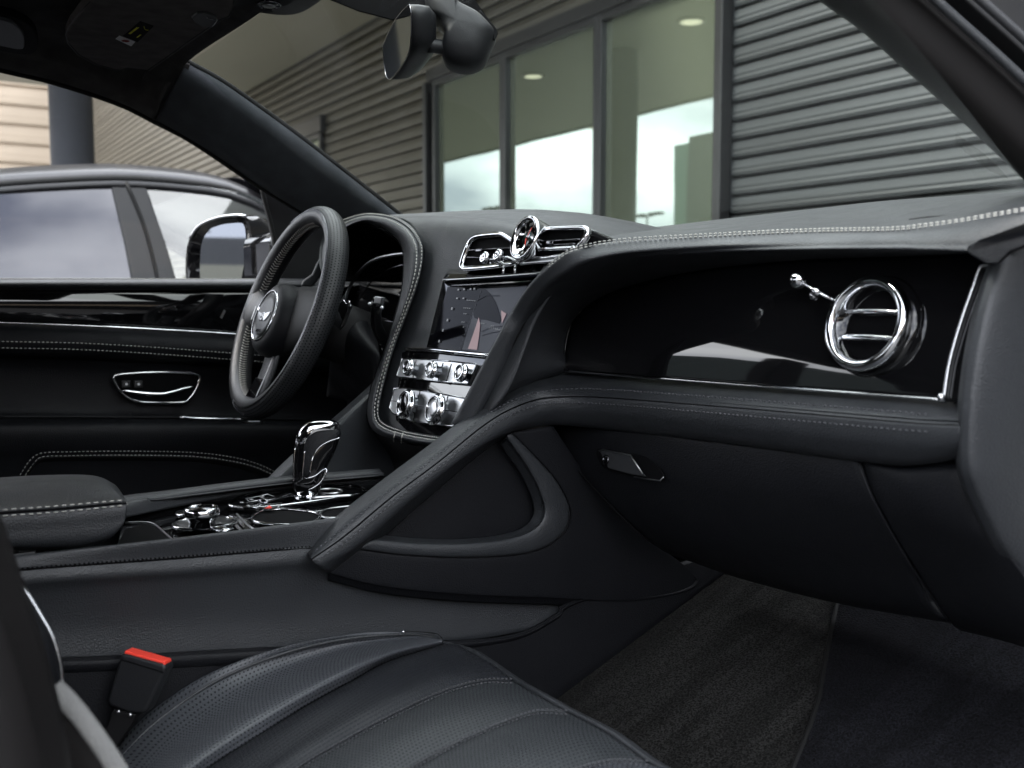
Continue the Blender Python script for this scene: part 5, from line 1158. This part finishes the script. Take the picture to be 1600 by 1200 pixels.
# far pillar
PLo = [(243, 188), (300, 221), (350, 253), (400, 288), (467, 330), (545, 376)]
PUp = [(292, 99), (345, 128), (400, 166), (470, 217), (560, 287), (640, 350)]
def pr(t, x): return row(dd(x), mixp(PLo, PUp, t))
loft('far_pillar', [pr(-.02, -.735), pr(0, -.722), pr(.12, -.695), pr(.35, -.668), pr(.62, -.640), pr(.85, -.622), pr(1, -.628), pr(1.0, -.66)], M['pillar'], rf, nu=50, nv=30)
loft('roof_corner', [row(dd(-.722), [(205, 168), (225, 178), (246, 190)]), row(dd(-.69), [(212, 150), (240, 158), (262, 165)]), row(dd(-.65), [(225, 120), (258, 125), (284, 135)]), row(dd(-.615), [(235, 95), (270, 95), (297, 102)])], M['suede'], rf, nu=16, nv=16)
tube('windscreen_seal', row(dd(-.632), [(290, 95), (345, 125), (400, 163), (470, 214), (560, 284), (640, 347)]), .005, M['rubber'], rf, samples=40, n=8)
# near pillar
def npl(l): return [D(a, b, d) for a, b, d in l]
n0 = [(900, -345), (1040, -215), (1180, -90), (1276, -5), (1345, 45), (1405, 98), (1480, 165), (1545, 226), (1600, 278), (1680, 360)]
def off_(l, dx, dy, d): return [D(a + dx, b + dy, d) for a, b in l]
loft('near_pillar', [off_(n0, -4, -2, .97), off_(n0, 0, 0, .94), off_(n0, 25, -22, .915), off_(n0, 62, -52, .905), off_(n0, 74, -62, .900), off_(n0, 84, -70, .905), off_(n0, 95, -78, .915)], M['backrest'], rf, nu=40, nv=30)
tube('near_pillar_seal', off_(n0, 86, -72, .885), .0042, M['leather'], rf, samples=40, n=12)
loft('door_aperture', [off_(n0, 92, -76, .90), off_(n0, 104, -86, .89), off_(n0, 112, -93, .885), off_(n0, 119, -99, .889), off_(n0, 126, -105, .90), off_(n0, 200, -170, .90)], M['plastic_soft'], rf, nu=40, nv=30)
tube('door_aperture_seal', off_(n0, 122, -103, .872), .0040, M['plastic_grey'], rf, samples=40, n=12)
loft('roof_side', [[V((.70, p.y, p.z)) for p in lowE], [V((.76, p.y, p.z + .02)) for p in lowE], [V((.74, p.y, p.z + .06)) for p in lowE]], M['plastic_soft'], rf, nu=24, nv=8, toward=V((2, -.5, 1)))
loft('roof_panel', [[V((x, y, 1.70 - .05 * (x / .75) ** 2 - (.06 if y < -1.7 else 0) - (.04 if y > -.15 else 0))) for x in (-.76, -.5, 0, .5, .76)] for y in (-1.9, -1.2, -.6, -.1)], M['carpaint'], rf, nu=20, nv=20, toward=V((0, 0, 9)))
# windscreen
ws = loft('windscreen', [[V((-.70, .33, 1.262)), V((-.5, .52, 1.272)), V((0, .68, 1.288)), V((.5, .56, 1.283)), V((.715, .30, 1.262))], [V((-.655, .13, 1.42)), V((-.4, .24, 1.44)), V((0, .30, 1.455)), V((.4, .24, 1.44)), V((.66, .15, 1.42))], [V((-.605, -.09, H1.z + .004)), H2 + V((-.06, .01, .008)), H3 + V((0, .01, .008)), V((.33, H2.y + .01, H2.z + .008)), V((.605, -.09, H1.z + .004))]], M['windshield'], None, nu=24, nv=12, solid=0)
tag(ws, 'raked tinted windscreen glass above the dashboard', 'windscreen')
# visor
vz = 1.56
def VZ(px, py, o=0): return P(px, py, 'z', vz + o)
M['visor'] = mat('visor_suede', (.12, .11, .108), .95, spec=.1, bump=.5, bscale=900, var=.25, vscale=30)
M['white_label'] = mat('white_label', (.85, .84, .86), .6); M['yellow_ink'] = mat('yellow_ink', (.75, .72, .05), .6); M['red_ink'] = mat('red_ink', (.35, .03, .03), .6)
vi = thing('sun_visor', 'black suede sun visor with yellow and white warning sticker', 'sun visor', VZ(220, 60))
vp = [(152, -14), (140, 3), (124, 20), (108, 41), (102.5, 54), (106, 68), (122, 86), (150, 101), (180, 109.5), (192, 110), (200, 107), (232, 110.5), (262, 90), (290, 70), (322, 48), (338, 37), (346, 31), (358, 27), (364, 14), (366, -14)]
prism('visor_flap', [VZ(a, b) for a, b in vp], (0, 0, -1), .016, M['visor'], vi, bevel=.005)
tube('visor_seam', [VZ(a, b, -.001) for a, b in vp[1:-1]], .0007, M['plastic_grey'], vi, n=5)
prism('warning_label', [VZ(a, b, -.0006) for a, b in ((192, 56.5), (219, 33.5), (240, 41), (215, 66))], (0, 0, -1), .0005, M['black'], vi)
wl = prism('white_label', [VZ(a, b, -.0006) for a, b in ((180.5, 61), (186.5, 56), (211, 65.5), (205, 72.5))], (0, 0, -1), .0005, M['white_label'], vi)
tx0, tx1 = VZ(197, 57, -.0014), VZ(223, 37, -.0014); ux = (tx1 - tx0).normalized(); uy = V((0, 0, -1)).cross(ux)
up_px = VZ(205, 42, -.0014) - (tx0 + tx1) / 2
if uy.dot(up_px) < 0: uy = -uy
def vtext(nm, s, sz, c, mm): 
    X = ux; Z = X.cross(uy)
    return text_obj(nm, s, sz, c, X, uy, mm, vi)
vtext('label_title', 'AIRBAG WARNING', .0052, VZ(209, 48, -.0014), M['yellow_ink']); vtext('label_line', 'FLIP VISOR OVER', .0026, VZ(217, 56.5, -.0014), M['yellow_ink'])
tube('label_arrow', [VZ(a, b, -.0014) for a, b in ((225, 41), (226, 45), (229, 47), (232, 47))], .0004, M['yellow_ink'], vi, samples=10, n=4)
mb = MB(); lathe_into(mb, VZ(196, 64, -.0014), (0, 0, -1), [(.0056, 0), (.0056, .0003), (.0046, .0003), (.0046, 0)], 28, sx=1.2); c_ = VZ(196, 64, -.0015); tube_into(mb, [c_ + ux * .005 , c_ - ux * .005], .0005, 4); mb.build('no_sign', M['red_ink'], vi)
prism('visor_clip', [VZ(a, b, -.003) for a, b in ((299, 28), (308, 21), (320, 20), (338, 27), (340, 34), (330, 43), (318, 42), (304, 36))], (0, 0, -1), .006, M['plastic'], vi, bevel=.002)
tube('clip_edge', [VZ(a, b, -.006) for a, b in ((322, 27), (330, 30), (338, 31), (336, 37), (330, 43))], .0008, M['dark_chrome'], vi, samples=12, n=5)
# recess with light panel near the left edge
gr = thing('roof_handle', 'rounded grey grab handle recess in the black headlining at top left', 'grab handle', P(20, 55, 'z', 1.57))
prism('recess', cr([P(a, b, 'z', 1.565) for a, b in ((-60, 15), (0, 22), (30, 30), (52, 45), (60, 65), (56, 82), (40, 86), (0, 80), (-60, 68))], 40, True), (0, 0, -1), .012, M['black'], gr, bevel=.003)
prism('handle_pad', cr([P(a, b, 'z', 1.560) for a, b in ((-60, 26), (0, 31), (22, 38), (36, 52), (39, 66), (34, 78), (0, 72), (-60, 60))], 40, True), (0, 0, -1), .01, M['plastic_grey'], gr, bevel=.003)
# overhead console
oc = thing('overhead_console', 'black overhead console with small oval lamp at the top of the windscreen', 'overhead console', P(430, 10, 'z', 1.60))
prism('console_shell', cr([P(a, b, 'z', 1.595) for a, b in ((330, -40), (338, 2), (362, 13), (400, 21), (440, 26), (470, 23), (495, 10), (512, -6), (530, -50))], 50, True), (0, 0, -1), .03, M['plastic_soft'], oc, bevel=.008)
olc = P(420, 7.5, 'z', 1.590)
ol = lathe('reading_lamp', olc, (0, 0, -1), [(.020, -.002), (.021, .001), (.019, .002), (.018, .001), (0, .001)], M['dark_chrome'], oc, seg=30, sx=1.0, sy=.8)
lathe('lamp_lens', olc, (0, 0, -1), [(.010, .0014), (.008, .003), (0, .0035)], M['satin'], ol, seg=20)
# mirror
rm = thing('rear_view_mirror', 'frameless black rear view mirror hanging from the windscreen', 'mirror', D(640, 70, 1.36))
mo2 = D(640, 70, 1.37); mn2 = V((-.27, -.95, -.06)).normalized()
def RM(px, py, off=0): return PL(px, py, mo2, mn2, off)
gpts = [(642, 10), (643, 50), (640, 80), (628, 104), (613, 122), (607, 123), (603, 114), (599, 78), (601, 66), (618, 32), (634, 12)]
gw = cr([RM(a, b) for a, b in gpts], 60, True)
mb = MB(); cg = sum(gw, V()) / 60
G = [[cg + (p - cg) * .985 + mn2 * .0005 for p in gw], gw, [p - mn2 * .012 for p in gw], [cg + (p - cg) * .97 - mn2 * .026 for p in gw], [cg + (p - cg) * .8 - mn2 * .038 for p in gw], [cg + (p - cg) * .3 - mn2 * .044 for p in gw], [cg - mn2 * .044] * 60]
vs, fs, uv = grid_mesh(G, closed_u=True, toward=None); mk('housing', vs, fs, M['plastic'], rm)
fan('mirror_pane', [cg + (p - cg) * .985 + mn2 * .0008 for p in gw], M['dim_mirror'], rm)
tube('glass_edge', [p + mn2 * .0006 for p in gw], .0008, M['dark_chrome'], rm, closed=True, n=6)
tube('stem', [D(668, 71, 1.385), D(680, 72, 1.39), D(704, 75, 1.40)], .0095, M['plastic'], rm, n=18, samples=6)
def hp(l, d): return [D(a, b, d) for a, b in l]
hs = [(664, -20), (668, 14), (686, 34), (693, 52), (689, 80), (698, 98), (722, 106), (744, 103), (757, 92), (768, 68), (774, 52), (768, 40), (748, 20), (716, 2), (706, -20)]
hq = cr(hp(hs, 1.40), 60, True); ch = sum(hq, V()) / 60; fv = F
G = [[ch - fv * .024] * 60] + [[ch + (p - ch) * s - fv * o for p in hq] for s, o in ((.5, .0235), (.8, .018), (.93, .010), (1, 0), (1.0, .03 * -1), (.8, -.06))]
vs, fs, uv = grid_mesh(G, closed_u=True, toward=None); mk('mount_housing', vs, fs, M['plastic'], rm)
tube('mount_seam', [D(733, 14, 1.385), D(728, 40, 1.378), D(714, 68, 1.380), D(702, 70, 1.385)], .0007, M['black'], rm, samples=16, n=5)
tube('mount_edge', [D(a, b, 1.400) for a, b in ((748, 18), (760, 31), (774, 50), (770, 62))], .003, M['black'], rm, samples=12, n=6)
prism('mount_shade', hp([(470, -60), (515, -2), (560, 16), (614, 30), (640, 20), (700, 10), (760, 25), (700, -60)], 1.46), -F, .006, M['black'], rm)

# ---- rest of the cabin and body shell, seen from other viewpoints
sh2 = thing('car_body', 'dark lower bodyshell and rear cabin of the open car', 'car body', (0, -.6, .3))
box('floor_pan', (0, -.5, .42), 1.5, 2.9, .10, M['plastic_soft'], sh2)
box('tunnel', (-.0, -.25, .66), .21, 1.3, .40, M['plastic_soft'], sh2, bevel=.02)
prism('rear_door_panel', [V((-.78, y, z)) for y, z in ((-1.9, .5), (-1.9, 1.22), (-.95, 1.22), (-.66, 1.215), (-.66, .5))], (1, 0, 0), .05, M['leather_dark'], sh2, bevel=.01)
prism('centre_pillar', [V((-.75, y, z)) for y, z in ((-1.22, .6), (-1.22, 1.58), (-1.12, 1.59), (-1.08, .6))], (1, 0, 0), .06, M['suede'], sh2, bevel=.01)
box('rear_bulkhead', (0, -1.9, .95), 1.5, .08, .9, M['plastic_soft'], sh2)
box('rear_pillar', (-.70, -1.85, 1.35), .14, .2, .5, M['suede'], sh2, bevel=.02)
box('bonnet', (0, 1.35, 1.02), 1.7, 1.5, .12, M['carpaint'], sh2, bevel=.05)
box('bulkhead', (0, .72, .85), 1.5, .06, .72, M['plastic_soft'], sh2)
box('outer_door_skin', (-.90, -.2, .80), .16, 2.2, .72, M['carpaint'], sh2, bevel=.03)
box('sill', (.70, -.6, .40), .14, 2.2, .16, M['carpaint'], sh2, bevel=.02)
for (x, y) in ((-.82, 1.5), (.82, 1.5), (-.82, -1.5), (.82, -1.5)):
    s = 1 if x > 0 else -1
    wh = lathe('wheel', (x, y, .37), (s, 0, 0), [(.22, -.12), (.35, -.12), (.37, -.09), (.37, .07), (.35, .11), (.25, .12), (.24, .09)], M['rubber'], sh2, seg=36)
    lathe('rim', (x, y, .37), (s, 0, 0), [(.24, .09), (.235, .12), (.225, .08), (.10, .06), (0, .07)], M['satin'], wh, seg=36)

# near-side rear body and the opened passenger door (both outside the frame)
prism('near_rear_side', [V((.80, y, z)) for y, z in ((-1.95, .3), (-1.95, 1.55), (-.86, 1.60), (-.80, 1.2), (-.76, .3))], (1, 0, 0), .10, M['plastic_soft'], sh2, bevel=.02)
od = thing('open_passenger_door', 'opened passenger door swung out from the front pillar', 'car door', (.86, .42, .3))
X1, Y1 = V((math.cos(R(18)), math.sin(R(18)), 0)), V((-math.sin(R(18)), math.cos(R(18)), 0))
box('door_panel', V((.92, .46, .78)) + X1 * .50, 1.05, .10, .86, M['leather_dark'], od, X=X1, Y=Y1, bevel=.03)
for q, s_ in ((.02, .45), (1.0, .45)): box('window_post', V((.92, .46, 1.42)) + X1 * q, .05, .05, .42, M['rubber'], od, X=X1, Y=Y1)
box('window_header', V((.92, .46, 1.63)) + X1 * .5, 1.02, .05, .05, M['rubber'], od, X=X1, Y=Y1)
box('window_glass', V((.92, .46, 1.41)) + X1 * .51, .93, .004, .40, M['sideglass'], od, X=X1, Y=Y1)
